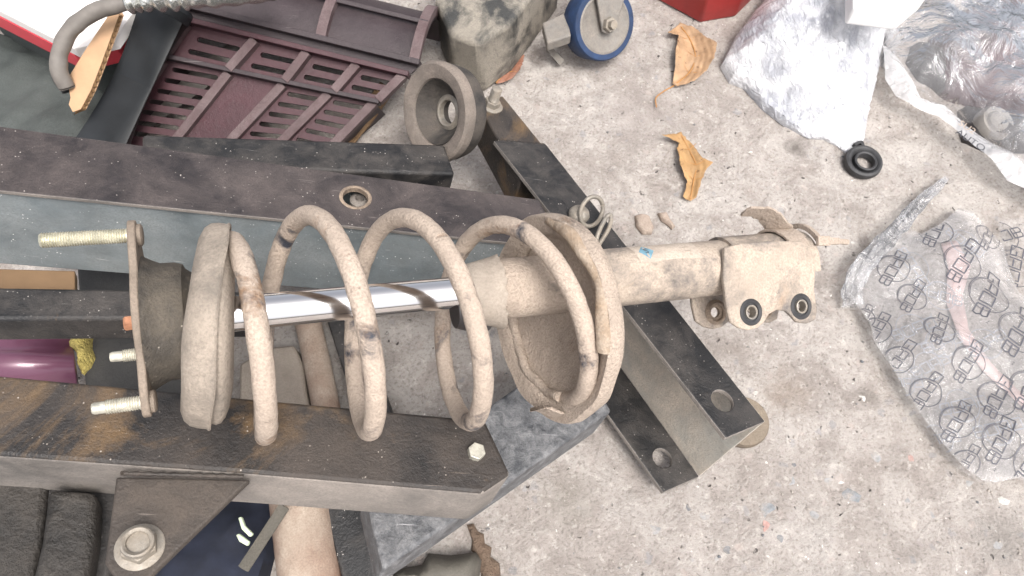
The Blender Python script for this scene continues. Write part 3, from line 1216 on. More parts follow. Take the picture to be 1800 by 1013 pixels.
# rubber block
yc = yat(295, 566)
xb0, xb1 = x0 + 0.0042, sx(334)
Lb = xb1 - xb0
lathe('rubber_mount', S(xb0, yc, 0), EX, [(0, 0), (0, 0.0385), (0.002, 0.0372), (0.005, 0.0355), (Lb * .4, 0.0338), (Lb * .75, 0.0338), (Lb * .95, 0.0325), (Lb, 0.030), (Lb + .004, 0.027), (Lb + .004, 0)],
      'rubber_dust', strut, 64, jit=0.0004)
# upper seat cup
ys = yat(360, 568)
xs0 = sx(334)
prof = [(0.0, 0.026), (-0.001, 0.040), (0.0, 0.050), (0.0025, 0.0560), (0.006, 0.0590), (0.010, 0.0600), (0.0145, 0.0603), (0.0158, 0.0612), (0.0168, 0.0606), (0.0166, 0.0585), (0.0155, 0.0575), (0.010, 0.056), (0.006, 0.050), (0.005, 0.026)]
lathe('upper_seat', S(xs0, ys, 0), EX - EY * 0.17, prof, 'cup_dust', strut, 96, closed=True, jit=0.0024, jf=30)
prof = [(0.010, 0.026), (0.010, 0.0545), (0.0165, 0.0560), (0.0190, 0.0550), (0.0212, 0.0520), (0.0228, 0.047), (0.0236, 0.040), (0.0230, 0.030)]
lathe('seat_rubber', S(xs0, ys - 0.001, 0), EX - EY * 0.12, prof, 'cup_dust', strut, 96, closed=True, jit=0.0026, jf=26)

# spring
phi_k = [-480, -360, -180, 0, 180, 360, 540, 720, 900, 925]
px_k = [396, 414, 446, 549, 624, 711, 799, 879, 977, 982]
r_k = [0.046, 0.050, 0.0655, 0.0672, 0.0676, 0.0672, 0.0668, 0.0640, 0.0585, 0.058]
cy_k = [574, 574, 573, 571, 569, 566, 564, 561, 556, 556]


def interp(x, xp, fp):
    """smooth (pchip-like) interpolation"""
    x = min(max(x, xp[0]), xp[-1])
    i = max(0, min(len(xp) - 2, int(np.searchsorted(xp, x)) - 1))

    def slope(j):
        if j == 0 or j == len(xp) - 1:
            k = 0 if j == 0 else j - 1
            return (fp[k + 1] - fp[k]) / (xp[k + 1] - xp[k])
        s0 = (fp[j] - fp[j - 1]) / (xp[j] - xp[j - 1])
        s1 = (fp[j + 1] - fp[j]) / (xp[j + 1] - xp[j])
        return 0.5 * (s0 + s1)
    h = xp[i + 1] - xp[i]
    t = (x - xp[i]) / h
    return ((2 * t ** 3 - 3 * t * t + 1) * fp[i] + (t ** 3 - 2 * t * t + t) * h * slope(i) +
            (-2 * t ** 3 + 3 * t * t) * fp[i + 1] + (t ** 3 - t * t) * h * slope(i + 1))


path = []
for k in range(421):
    ph = -480 + (925 + 480) * k / 420
    pxq = interp(ph, phi_k, px_k)
    rr = interp(ph, phi_k, r_k)
    cy = interp(ph, phi_k, cy_k)
    yy = yat(pxq, cy)
    w = R(ph)
    path.append(S(sx(pxq) + 0.115 * rr * math.sin(w), yy + rr * math.cos(w), rr * math.sin(w)))   # coils lean like the lower seat
tube('coil_spring', path, 0.0061, 'spring_dust', strut, 20, jit=0.0005)

# rod
xr0, xr1 = sx(400), sx(842)
lathe('piston_rod', S(xr0, 0.0, 0), EX, [(0, 0), (0, 0.0106), (xr1 - xr0, 0.0106), (xr1 - xr0, 0)], 'chrome', strut, 64)
# bump stop sleeve with ragged edge
xc0, xc1 = sx(806), sx(874)
v_, f = [], []
NS = 72
for k in range(NS):
    w = 2 * math.pi * k / NS
    rag = 0.004 * noise.noise(Vector((math.cos(w) * 1.7, math.sin(w) * 1.7, 4))) + 0.002 * noise.noise(Vector((math.cos(w) * 6, math.sin(w) * 6, 1)))
    row = [(0.0, 0.0165), (0.002, 0.0195), ((xc1 - xc0) * .45, 0.0215), ((xc1 - xc0) * .8, 0.0235), ((xc1 - xc0) * .97 + rag, 0.0250 + 0.0016 * math.sin(3 * w)), ((xc1 - xc0) * .99 + rag, 0.0238 + .0016 * math.sin(3 * w)), ((xc1 - xc0) * .5, 0.0195)]
    for (x, r) in row:
        v_.append(S(xc0 + x, r * math.cos(w) - 0.002, r * math.sin(w)))
for k in range(NS):
    k2 = (k + 1) % NS
    for i in range(6):
        f.append((k * 7 + i, k * 7 + i + 1, k2 * 7 + i + 1, k2 * 7 + i))
f.append(tuple(k * 7 for k in range(NS)))
mk('dust_sleeve', v_, f, 'sleeve_plastic', strut, 50)
lathe('gland_cap', S(sx(800), -0.012, -0.006), EX, [(0, 0), (0, 0.012), (0.01, 0.0155), (0.022, 0.016), (0.022, 0)], 'dark_part', strut, 32)
# body above the seat
xt0, xt1 = sx(866), sx(1062)
lathe('upper_body', S(xt0, -0.0005, 0), EX, [(0, 0), (0, 0.0185), (0.002, 0.0205), (xt1 - xt0, 0.0208), (xt1 - xt0, 0)], 'seat_dust', strut, 64, jit=0.0006)
# lower spring seat
ysd = yat(985, 555)
AXS = (EX - EZ * 0.16 + EY * 0.02).normalized()
prof = [(0.004, 0.0), (0.001, 0.030), (-0.001, 0.045), (-0.003, 0.0545), (-0.0075, 0.0580), (-0.0100, 0.0610), (-0.0106, 0.0650), (-0.0118, 0.0690), (-0.0122, 0.0712), (-0.0105, 0.0724), (-0.006, 0.0728), (-0.001, 0.0715), (0.004, 0.066), (0.0065, 0.058), (0.0075, 0.040), (0.0085, 0.0)]
SEAT_O = S(sx(978), ysd, 0)
lathe('lower_seat', SEAT_O, AXS, prof, 'seat_dust', strut, 96, closed=True, jit=0.0022, jf=40)


def seat_pt(ph, r, x):
    w = R(ph)
    return SEAT_O + AXS * x + (EY * math.cos(w) + (EZ + EX * 0.16).normalized() * math.sin(w)) * r


# isolator arc (ochre rubber) on the rim, from top to about the 3 o'clock side
path = [seat_pt(a, 0.0668 + 0.0008 * math.sin(a * .2), -0.0118 + 0.002 * math.sin(a * .11)) for a in np.linspace(8, 108, 60)]
tube('isolator', path, [0.0045 * min(1, 0.4 + k / 6) for k in range(55)] + [0.0045] * 5, 'isolator', strut, 14, jit=0.0007)
path = [seat_pt(a, 0.0560 + 0.0007 * math.sin(a * .23), -0.0055 + 0.001 * math.sin(a * .13)) for a in np.linspace(180, 340, 70)]
tube('isolator', path, [0.0036] * 70, 'seat_dust', strut, 14, jit=0.0008)
# torn lip at the end of the spring
lipc = [seat_pt(a, r, x) for a, r, x in ((176, 0.060, -0.020), (184, 0.0625, -0.026), (192, 0.066, -0.024), (202, 0.069, -0.016), (196, 0.071, -0.010), (180, 0.070, -0.012), (170, 0.066, -0.014))]
prism('torn_lip', lipc, EX * 0.004, 'seat_dust', strut, 0.001)
# scratch marks: bare black paint on the rim
for a0, a1, r in ((108, 113, .0732), (117, 132, .0734), (136, 144, .0733)):
    vv_, ff_ = [], []
    for q, a in enumerate(np.linspace(a0, a1, 14)):
        w1 = 0.0012 + 0.0009 * noise.noise(Vector((a * .9, 1, 0)))
        w2 = 0.0012 + 0.0009 * noise.noise(Vector((a * .9, 5, 0)))
        vv_ += [seat_pt(a, r - 0.0050, -0.0098 - w1), seat_pt(a, r - 0.0050 + 0.0022, -0.0086 + w2)]
        if q:
            ff_.append((2 * q - 2, 2 * q - 1, 2 * q + 1, 2 * q))

# damper tube
xd0, xd1 = sx(1040), sx(1398)
lathe('damper_tube', S(xd0, 0, 0), EX, [(0, 0), (0, 0.0212), (xd1 - xd0 - .002, 0.0212), (xd1 - xd0, 0.0195), (xd1 - xd0, 0)], 'strut_dust', strut, 64)
# paper label on the tube
xl0, xl1 = sx(1100), sx(1208)


def tube_pt(x, ang, r):
    return S(x, r * math.cos(ang), r * math.sin(ang))


A0, A1 = R(12), R(66)
v_, f = [], []
for i in range(9):
    for j in range(13):
        x = xl0 + (xl1 - xl0) * i / 8 + 0.002 * (j / 12.0) * (1 if i == 0 else 0.2)
        v_.append(tube_pt(x, A0 + (A1 - A0) * j / 12 + (0.03 * math.sin(i)), 0.02145))
for i in range(8):
    for j in range(12):
        f.append((i * 13 + j, (i + 1) * 13 + j, (i + 1) * 13 + j + 1, i * 13 + j + 1))
lab = mk('paper_label', v_, f, 'sticker_paper', strut, 60)
cxl, cal = xl0 + 0.0105, R(40)


def lw(x, y, r=0.0216):
    return tube_pt(cxl + x, cal - y / 0.0216, r)


dm = []
for (a, b2) in (((0.0, 0.0075), (0.0062, 0)), ((0.0062, 0), (0, -0.0075)), ((0, -0.0075), (-0.0062, 0)), ((-0.0062, 0), (0, 0.0075))):
    for t in range(5):
        dm.append(lw(a[0] + (b2[0] - a[0]) * t / 5, a[1] + (b2[1] - a[1]) * t / 5))
dv = dm + [lw(0, 0, 0.0217)]
mk('label_diamond', dv, [(i, (i + 1) % 20, 20) for i in range(20)], 'sticker_blue', lab, 60)
text_mesh('S', 0.0075, None, None, None, 'ink', lab, 'lettering', warp=lambda x, y: lw(x, y, 0.0219))
for t, xo, yo, sz in (('1 2 5', 0.014, 0.006, 0.0030), ('S4 8U1', 0.033, 0.001, 0.0022), ('70220', 0.0335, -0.003, 0.0022), ('KR', 0.035, -0.0065, 0.0022)):
    text_mesh(t, sz, None, None, None, 'ink_faint', lab, 'lettering', warp=lambda x, y, xo=xo, yo=yo: lw(x + xo, y + yo, 0.0217))

# bracket: wrap sleeve and two drilled cheeks
xk0, xk1 = sx(1268), sx(1402)
LK = xk1 - xk0
prof2 = []
Rk = 0.0236
ZC = 0.0236
for k in range(25):
    w = R(-90) + R(180) * k / 24
    prof2.append((Rk * math.cos(w), Rk * math.sin(w)))
v_, f = [], []
NX = 12
skirt = -0.010
sec = [(skirt, -Rk)] + prof2 + [(skirt, Rk)]
sec_in = [(y * 0.90 if y > 0 else y, z * 0.90) for y, z in sec]
loop = sec + sec_in[::-1]
m_ = len(loop)
for i in range(NX + 1):
    x = xk0 + LK * i / NX
    for (y, z) in loop:
        xx = x
        if i == 0 and y > 0:
            xx = x - 0.003 * (y / Rk)
        v_.append(S(xx, y, z))
for i in range(NX):
    for k in range(m_):
        k2 = (k + 1) % m_
        f.append((i * m_ + k, i * m_ + k2, (i + 1) * m_ + k2, (i + 1) * m_ + k))
ns = len(sec)
for e in (0, NX):
    for k in range(ns - 1):
        f.append((e * m_ + k, e * m_ + k + 1, e * m_ + m_ - 2 - k, e * m_ + m_ - 1 - k))
brk = mk('bracket', v_, f, 'strut_dust', strut, 40)
PN = EZ
zf0 = S(0, 0, 0.0237)


def fr2(px, py, z):
    """pixel to strut-local (x,y) on the plane z = const"""
    p = onplane(px, py, S(0, 0, z), EZ)
    d = p - S(0, 0, z)
    return (d.dot(EX), d.dot(EY))


ch_px = [(1274, 436), (1300, 428), (1350, 424), (1410, 424), (1426, 436), (1434, 470), (1432, 510), (1437, 545), (1434, 562), (1420, 569), (1402, 567), (1392, 556), (1382, 547), (1366, 545), (1352, 553), (1343, 568), (1332, 577), (1316, 581), (1300, 577), (1284, 566), (1278, 540), (1272, 490)]
zc = 0.0252
h1, h2 = fr2(1320, 549, zc), fr2(1408, 539, zc)
ch = [fr2(x, y, zc) for x, y in ch_px]
plate('cheek', ch, [circ(h1[0], h1[1], 0.0066, n=24), circ(h2[0], h2[1], 0.0066, n=24)], 0.0038, S(0, 0, zc), EX, EY, 'strut_dust', brk, 0.0010)
zb = -0.0165
plate('cheek', ch, [circ(h1[0], h1[1], 0.0066, n=24), circ(h2[0], h2[1], 0.0066, n=24)], 0.0038, S(0, 0, zb), EX, EY, 'strut_dust', brk, 0.0010)
for (hx, hy) in (h1, h2):
    lathe('bush', S(hx, hy, zc), EZ, [(-0.004, 0.0050), (-0.004, 0.0062), (0.0006, 0.0068), (0.0016, 0.0084), (0.0004, 0.0100), (-0.0002, 0.0100), (-0.0005, 0.0050)], 'dark_rubber', brk, 32, closed=True)
    lathe('bush', S(hx, hy, zc), EZ, [(-0.006, 0.0040), (-0.006, 0.0053), (0.0012, 0.0053), (0.0014, 0.0046), (0.0008, 0.0040)], 'dull_steel', brk, 28, closed=True)
    lathe('bush', S(hx, hy, zb), EZ, [(-0.0036, 0.0042), (-0.0036, 0.0062), (0.0014, 0.0066), (0.0024, 0.0076), (0.0006, 0.0100), (-0.0002, 0.0100), (-0.0005, 0.0042)], 'bush_rust', brk, 32, closed=True)


# hose clip strapped over the bracket
def strap(name, pts, width_dir, wid, thick, mat, parent):
    P = spline(pts, 8)
    v_, f = [], []
    n = len(P)
    for i, p in enumerate(P):
        t = (P[min(i + 1, n - 1)] - P[max(i - 1, 0)]).normalized()
        wd = (width_dir - t * width_dir.dot(t)).normalized()
        nn_ = t.cross(wd).normalized()
        w = wid[i * (len(wid) - 1) // (n - 1)] if hasattr(wid, '__len__') else wid
        for (a, b2) in ((-1, -1), (1, -1), (1, 1), (-1, 1)):
            v_.append(p + wd * a * w / 2 + nn_ * b2 * thick / 2)
    for i in range(n - 1):
        for k in range(4):
            k2 = (k + 1) % 4
            f.append((i * 4 + k, i * 4 + k2, (i + 1) * 4 + k2, (i + 1) * 4 + k))
    f += [(0, 1, 2, 3), tuple((n - 1) * 4 + k for k in range(4))]
    return mk(name, v_, f, mat, parent, 40, 0.0004)


xc_ = sx(1374)
arc = [S(xc_ - 0.004 + 0.0006 * k, (Rk + 0.0022) * math.cos(R(a)), (Rk + 0.0022) * math.sin(R(a))) for k, a in enumerate((-40, -10, 15, 36, 52, 64, 72))]
strap('clip_band', arc, EX, [0.020, 0.020, 0.020, 0.019, 0.017, 0.011, 0.006], 0.0022, 'seat_dust', brk)
tab = [S(sx(1372), Rk + 0.001, 0.004), S(sx(1362), Rk + 0.0045, 0.006), S(sx(1346), Rk + 0.013, 0.008), S(sx(1328), Rk + 0.0165, 0.009), S(sx(1302), Rk + 0.0175, 0.010)]
strap('clip_tab', tab, EZ + EY * 0.4, [0.020, 0.020, 0.017, 0.013, 0.006], 0.0020, 'seat_dust', brk)
fin_ = [S(sx(1398), 0.0135, Rk + 0.0015), S(sx(1420), 0.0125, Rk + 0.001), S(sx(1440), 0.0118, Rk - 0.002), S(sx(1458), 0.0105, Rk - 0.003)]
strap('clip_finger', fin_, EY, [0.0075, 0.0055, 0.0042, 0.0034], 0.003, 'seat_dust', brk)
rim = [S(sx(1400) + 0.002, (Rk + 0.004) * math.cos(R(a)), (Rk + 0.004) * math.sin(R(a))) for a in (-20, 5, 25, 45, 60)]
strap('clip_ridge', rim, EX, 0.004, 0.004, 'seat_dust', brk)

# ---------------------------------------------------------------- lynch pin ring on the channel
lp = empty('linch_pin', F(1030, 380), 'small dull wire linch pin ring lying beside the spring seat', 'linch pin')
ringp = F(1040, 372, 0.013)
cw = []
for k in range(41):
    w = 2 * math.pi * k / 40
    cw.append(ringp + (EX * 0.55 + EY * .2 - EZ * 0.0).normalized() * 0.0128 * math.cos(w) + (EY * 0.9 + EZ * 0.35 - EX * .2).normalized() * 0.0135 * math.sin(w))
tube('ring', cw, 0.0021, 'dull_steel', lp, 10)
tube('ring', spline([F(1050, 438, 0.004), F(1050, 415, 0.014), F(1066, 382, 0.020), F(1074, 380, 0.020), F(1070, 402, 0.016), F(1052, 432, 0.006)], 8), 0.0020, 'dull_steel', lp, 10)
lump_c = F(1018, 378, 0.004)
lathe('pin_head', lump_c, NF, [(-0.004, 0), (-0.004, 0.009), (0.001, 0.010), (0.005, 0.008), (0.007, 0.004), (0.0075, 0)], 'dull_steel', lp, 24, jit=0.001)

#@@ things
use_scale(True)
# ---------------------------------------------------------------- rubber-faced bearing ring standing on the frame
br = empty('bearing_ring', G(770, 290, 0.05), 'dusty rubber strut bearing ring with stepped bore leaning beside the crate', 'bearing')
bc = G(772, 198, 0.100)
tocam = (CAM - bc).normalized()
left = (G(600, 205, 0.100) - bc).normalized()
bax = (tocam * 0.68 + left * 0.73 + Vector((0, 0, 0.02))).normalized()
k_ = 0.0415
lathe('flange_ring', bc, bax, [(0.000, 0.026), (0.004, 0.0275), (0.006, 0.0315), (0.0068, 0.0385), (0.0050, 0.0408), (0.001, 0.0415), (-0.003, 0.0405), (-0.003, 0.026)], 'ring_flange', br, 72, closed=True, jit=0.0006)
lathe('rubber_ring', bc, bax, [(-0.003, 0.0255), (-0.0035, 0.0385), (-0.010, 0.0395), (-0.018, 0.0375), (-0.020, 0.034), (-0.020, 0.011), (-0.013, 0.0105), (-0.010, 0.0150), (-0.0085, 0.0185), (-0.005, 0.0205), (0.0005, 0.0250), (0.003, 0.0262), (0.002, 0.0268)], 'ring_rubber', br, 72, closed=True, jit=0.0005)
lathe('inner_washer', bc - bax * 0.0135, bax, [(0, 0.0095), (0.0045, 0.0100), (0.0052, 0.0115), (0.0036, 0.0145), (0.0010, 0.0150)], 'dull_steel', br, 48, closed=True)

# ---------------------------------------------------------------- crate
crate = empty('plastic_crate', G(450, 200, 0.0), 'dark maroon slotted plastic crate lying on its side behind the beam', 'crate')
W1, W2, W3 = G(205, 231, 0.035), G(640, 190, 0.045), G(480, 20, 0.085)
NW = (W2 - W1).cross(W3 - W1).normalized()
if NW.dot(CAM - W1) < 0:
    NW = -NW


def Wp(px, py, h=0.0):
    return onplane(px, py, W1 + NW * h, NW)


uW = (Wp(667, 181) - Wp(297, 103)).normalized()
vW = NW.cross(uW).normalized()


def w2(px, py):
    return to2d(Wp(px, py), W1, uW, vW)


def slot(xa, ya, xb, yb, hw):
    """pixel end points of a slot; half height in metres -> rounded loop"""
    a, b2 = Vector(w2(xa, ya)), Vector(w2(xb, yb))
    d = (b2 - a).normalized()
    nn_ = Vector((-d.y, d.x))
    res = []
    for k in range(7):
        w = math.pi / 2 + math.pi * k / 6
        res.append(a + d * math.cos(w) * hw + nn_ * math.sin(w) * hw)
    for k in range(7):
        w = -math.pi / 2 + math.pi * k / 6
        res.append(b2 + d * math.cos(w) * hw + nn_ * math.sin(w) * hw)
    return [(p.x, p.y) for p in res]


def lerp(a, b2, t):
    return (a[0] + (b2[0] - a[0]) * t, a[1] + (b2[1] - a[1]) * t)


ribs_lo = [((290, 109), (192, 244)), ((405, 131), (305, 258)), ((500, 151), (396, 262)), ((580, 167), (480, 268)), ((660, 181), (556, 288))]
wall_out = [w2(*p) for p in ((183, 262), (300, 288), (470, 318), (536, 310), (660, 183), (290, 106))]
slots = []
for (i, n_, t0, t1) in ((0, 7, 0.07, 0.90), (2, 6, 0.10, 0.90), (3, 6, 0.10, 0.90)):
    ra, rb = ribs_lo[i], ribs_lo[i + 1]
    for k in range(n_):
        t = t0 + (t1 - t0) * k / (n_ - 1)
        a, b2 = lerp(ra[0], ra[1], t), lerp(rb[0], rb[1], t)
        s0, s1 = (0.20, 0.84) if i == 0 else (0.24, 0.86)
        p, q = lerp(a, b2, s0), lerp(a, b2, s1)
        slots.append(slot(p[0], p[1], q[0], q[1], 0.0022))
plate('wall_panel', wall_out, slots, 0.003, W1, uW, vW, 'crate_plastic', crate)
mid_out = [w2(*p) for p in ((297, 104), (668, 183), (714, 137), (262, 24), (240, 30))]
ribs_mid = [((296, 101), (335, 46)), ((410, 127), (455, 76)), ((507, 147), (545, 97)), ((592, 164), (632, 118)), ((668, 180), (712, 136))]
slots = []
for i in range(4):
    ra, rb = ribs_mid[i], ribs_mid[i + 1]
    for t in (0.28, 0.66):
        a, b2 = lerp(ra[0], ra[1], t), lerp(rb[0], rb[1], t)
        p, q = lerp(a, b2, 0.27), lerp(a, b2, 0.84)
        slots.append(slot(p[0], p[1], q[0], q[1], 0.0024))
plate('wall_panel', mid_out, slots, 0.003, W1 + NW * 0.004, uW, vW, 'crate_plastic', crate)


def bar_on_wall(name, p, q, wid, h0, h1, mat, wdir=None):
    a, b2 = Wp(*p) + NW * h0, Wp(*q) + NW * h0
    d = (b2 - a).normalized()
    s = NW.cross(d).normalized() * wid / 2
    return prism(name, [a - s, b2 - s, b2 + s, a + s], NW * (h1 - h0), mat, crate, 0.0006)


for a, b2 in ribs_lo:
    bar_on_wall('rib', a, b2, 0.0080, -0.002, 0.0065, 'crate_rib')
for a, b2 in ribs_mid:
    bar_on_wall('rib', a, b2, 0.0080, 0.002, 0.0125, 'crate_rib')
bar_on_wall('rail', (292, 102), (670, 183), 0.004, -0.002, 0.0115, 'crate_dark')
bar_on_wall('rail', (255, 22), (722, 137), 0.0045, 0.001, 0.016, 'crate_plastic')
bar_on_wall('rail', (270, 3), (742, 119), 0.005, 0.004, 0.020, 'crate_dark')
lp_ = [Wp(255, 22) + NW * 0.007, Wp(722, 137) + NW * 0.007, Wp(742, 119) + NW * 0.007, Wp(270, 3) + NW * 0.007]
prism('ledge', lp_, NW * 0.003, 'crate_dark', crate)
# rolled top of the crate
pL, pR = Wp(240, -8) + NW * 0.012, Wp(740, 116) + NW * 0.012
RB = 0.060
N1 = 18
v_, f = [], []
for i in range(N1 + 1):
    w = R(125) * i / N1
    o_ = vW * RB * math.sin(w) - NW * RB * (1 - math.cos(w))
    for base_ in (pL, pR):
        v_.append(base_ + o_)
        v_.append(base_ + o_ - (NW * math.cos(w) + vW * math.sin(w)) * 0.004)
for i in range(N1):
    a = i * 4
    f += [(a, a + 4, a + 6, a + 2), (a + 1, a + 3, a + 7, a + 5), (a, a + 1, a + 5, a + 4), (a + 2, a + 6, a + 7, a + 3)]
f += [(0, 2, 3, 1), (N1 * 4, N1 * 4 + 1, N1 * 4 + 3, N1 * 4 + 2)]
mk('rolled_wall', v_, f, 'crate_dark', crate, 40)
Lw_ = (pR - pL).length
for fr_ in (0.665, 0.985):
    v_, f = [], []
    cpos = pL + (pR - pL) * fr_
    for i in range(N1 + 1):
        w = R(125) * i / N1
        for rr_ in (RB - 0.001, RB + 0.0075):
            o_ = vW * rr_ * math.sin(w) + NW * (rr_ * math.cos(w) - RB)
            for s in (-0.0045, 0.0045):
                v_.append(cpos + o_ + uW * s)
    for i in range(N1):
        a = i * 4
        f += [(a, a + 1, a + 5, a + 4), (a + 2, a + 6, a + 7, a + 3), (a, a + 4, a + 6, a + 2), (a + 1, a + 3, a + 7, a + 5)]
    f += [(0, 2, 3, 1), (N1 * 4, N1 * 4 + 1, N1 * 4 + 3, N1 * 4 + 2)]
    mk('rib', v_, f, 'crate_rib', crate, 40)
w = R(36)
o_ = vW * (RB + 0.001) * math.sin(w) + NW * ((RB + 0.001) * math.cos(w) - RB)
prism('rail', [pL + o_, pR + o_, pR + o_ + vW * 0.004, pL + o_ + vW * 0.004], NW * 0.006, 'crate_dark', crate, 0.0006)
# side walls going back
back = -NW * 0.10
prism('side_wall', [Wp(660, 183) - NW * .004, Wp(536, 310) - NW * .004, Wp(536, 310) - NW * .004 + back, Wp(660, 183) - NW * .004 + back], -uW * 0.003, 'crate_dark', crate)
prism('side_wall', [Wp(290, 104) - NW * .004, Wp(183, 262) - NW * .004, Wp(183, 262) - NW * .004 + back, Wp(290, 104) - NW * .004 + back], uW * 0.003, 'crate_dark', crate)

# bottle-like pale bits in the crate
cl = tag(tube('metal_rod', [Wp(200, 215) + back * .35, Wp(330, 120) + back * .35, Wp(400, 60) + back * .45], 0.012, 'pale_part', None, 16), 'pale rod inside the maroon crate seen through its slots', 'rod')
bx = tag(tube('brass_fitting', [Wp(590, 250) + back * .3, Wp(625, 205) + back * .3, Wp(670, 140) + back * .3], 0.008, 'yellowish_strip', None, 12), 'tan fitting inside the maroon crate at its right end', 'fitting')

# ---------------------------------------------------------------- black tube, card, hose, sleeve, box, tarp
bt = empty('black_tube', G(230, 160, 0), 'matt black tube standing between the cardboard and the crate', 'tube')
pA, pB = G(178, 262, 0.050), G(290, 20, 0.100)
tube('pipe', [pA, pB], 0.021, 'black_tube', bt, 48)
lathe('pipe_rim', pB, pB - pA, [(-.004, 0.0212), (0.004, 0.0235), (0.008, 0.0212), (0.008, 0.018), (-.004, .018)], 'black_tube', bt, 48, closed=True)

cbx = [(118, 140), (150, 88), (190, 28), (206, 18), (210, 24), (196, 62), (178, 112), (160, 158), (142, 192), (128, 197), (121, 184), (124, 172)]
zc0 = 0.115
CP = [G(x, y, zc0 - 0.00012 * (y - 20)) for x, y in cbx]
cb = empty('cardboard_piece', CP[9], 'torn brown corrugated cardboard strip with bare fluted edge', 'cardboard')
nrm = (CP[3] - CP[0]).cross(CP[8] - CP[0]).normalized()
if nrm.dot(CAM - CP[0]) < 0:
    nrm = -nrm
prism('liner', CP, -nrm * 0.0006, 'cardboard', cb)
prism('liner', [p - nrm * 0.0044 + (CP[5] - CP[0]).normalized() * 0.002 for p in CP], -nrm * 0.0006, 'cardboard', cb)
eA, eB = CP[4], CP[8]
fl_v, fl_f = [], []
NFl = 90
edge_pts = spline([CP[4], CP[5], CP[6], CP[7], CP[8]], 24)
ins_ = (CP[0] - CP[6]).normalized()
for i, p in enumerate(edge_pts):
    h_ = -nrm * (0.0024 + 0.0016 * math.sin(i * 1.15))
    off_ = -ins_ * (0.0010 + 0.0008 * noise.noise(p * 300))
    fl_v += [p + h_ + off_, p + h_ + ins_ * 0.008, p + h_ + off_ - nrm * 0.0004, p + h_ + ins_ * 0.008 - nrm * 0.0004]
    if i:
        a = 4 * i
        fl_f += [(a - 4, a - 3, a + 1, a), (a - 2, a + 2, a + 3, a - 1), (a - 4, a, a + 2, a - 2)]
mk('flute', fl_v, fl_f, 'cardboard_dark', cb, 60)

hs_ = [G(x, y, z) for x, y, z in ((118, 155, 0.10), (104, 125, 0.112), (106, 90, 0.12), (125, 52, 0.13), (165, 22, 0.137), (215, 6, 0.14), (260, -12, 0.14))]
ho = empty('rubber_hose', hs_[0], 'grey brown rubber hose looping over the torn cardboard', 'hose')
tube('hose', spline(hs_, 10), 0.0066, 'hose_grey', ho, 24, jit=0.0008)
h2p = [hs_[0] + Vector((0.001, -0.004, -0.004)), hs_[1]]
tube('hose_end', spline([G(122, 158, 0.094), G(106, 138, 0.104), G(103, 118, 0.1135)], 6), 0.0062, 'dark_rubber', ho, 24)
ms = empty('metal_sleeve', G(330, 0, 0.15), 'crumpled shiny metal sleeve on the hose at the top edge', 'sleeve')
mpth = [G(x, y, z) for x, y, z in ((225, 2, 0.146), (252, -2, 0.147), (300, -4, 0.148), (340, -8, 0.148), (400, -10, 0.146), (480, -20, 0.145))]
ss = spline(mpth, 14)
tube('sleeve', ss, [0.0095 + 0.0016 * math.sin(k * 0.9) * (1 if k < 40 else 0.3) for k in range(len(ss))], 'metal_sleeve', ms, 32, jit=0.0008)

wb = empty('white_box', G(60, 60, 0), 'white carton with a red lower edge in the top left corner', 'box')
zt = 0.10
b1 = [G(x, y, zt) for x, y in ((-60, -12), (130, 86), (200, 70), (330, -120), (-60, -180))]
prism('box_lid', b1, Vector((0, 0, -0.012)), 'box_white', wb, 0.001)
b2_ = [G(x, y, zt - 0.0125) for x, y in ((-60, 0), (128, 96), (200, 78), (330, -120), (-60, -180))]
prism('box_body', b2_, Vector((0, 0, -0.022)), 'box_red', wb, 0.001)
b3_ = [G(x, y, zt - 0.035) for x, y in ((-60, 2), (125, 110), (200, 84), (330, -120), (-60, -180))]
prism('box_base', [p + Vector((0, 0.008, 0)) for p in b3_], Vector((0, 0, -0.062)), 'tarp', wb)


def tarp_z(x, y, e):
    return 0.012 + min(e, 0.02) * 0.6 + 0.012 * fbm(x, y, 14, 4, 1.3)


tag(lump('grey_cloth', gpoly([(-120, 20), (60, 60), (170, 130), (170, 300), (-120, 300)], 0.03), tarp_z, 0.0, 0.006, 'tarp'), 'dull grey green cloth on the ground below the white carton', 'cloth')

# dirty square tube standing behind, top centre
dt = [(792, -40), (985, -40), (978, 20), (900, 128), (848, 166), (800, 150), (776, 90)]
zt_ = 0.0
dtp = [G(x, y, zt_) for x, y in dt]
tag(prism('muddy_post', dtp, Vector((0, 0, 0.07)), 'dirty_tube', None, 0.006, 40, 3), 'mud smeared grey block between the crate and the blue caster', 'post')

#@@ right
# ---------------------------------------------------------------- caster
ca = empty('caster_wheel', G(1045, 95, 0), 'blue rimmed caster wheel with pale fork at the top edge', 'caster')
cc = G(1052, 42, 0.040)
cax = (CAM - cc).normalized() * 0.55 + Vector((0.55, -0.35, 0.30))
cax.normalize()
lathe('tyre', cc, cax, [(-0.012, 0.0285), (-0.012, 0.0335), (-0.010, 0.0350), (0.010, 0.0350), (0.012, 0.0335), (0.012, 0.0285)], 'caster_blue', ca, 56, closed=True)
wh = lathe('wheel', cc, cax, [(-0.0115, 0.0), (-0.0115, 0.029), (0.0118, 0.029), (0.0125, 0.0265), (0.0112, 0.0245), (0.0112, 0.0)], 'caster_grey', ca, 56)
fup = (Vector((0.1, 0.5, 0.7)) - cax * Vector((0.1, 0.5, 0.7)).dot(cax)).normalized()
fsd = cax.cross(fup).normalized()
for s in (0.0155, -0.0185):
    pl = [cc + cax * s + fup * a + fsd * b2 for a, b2 in ((-0.007, 0.006), (-0.009, 0.0), (-0.007, -0.006), (0.030, -0.018), (0.055, -0.020), (0.055, 0.020), (0.030, 0.018))]
    fk = prism('fork', pl, cax * 0.003, 'caster_grey', ca, 0.0008)
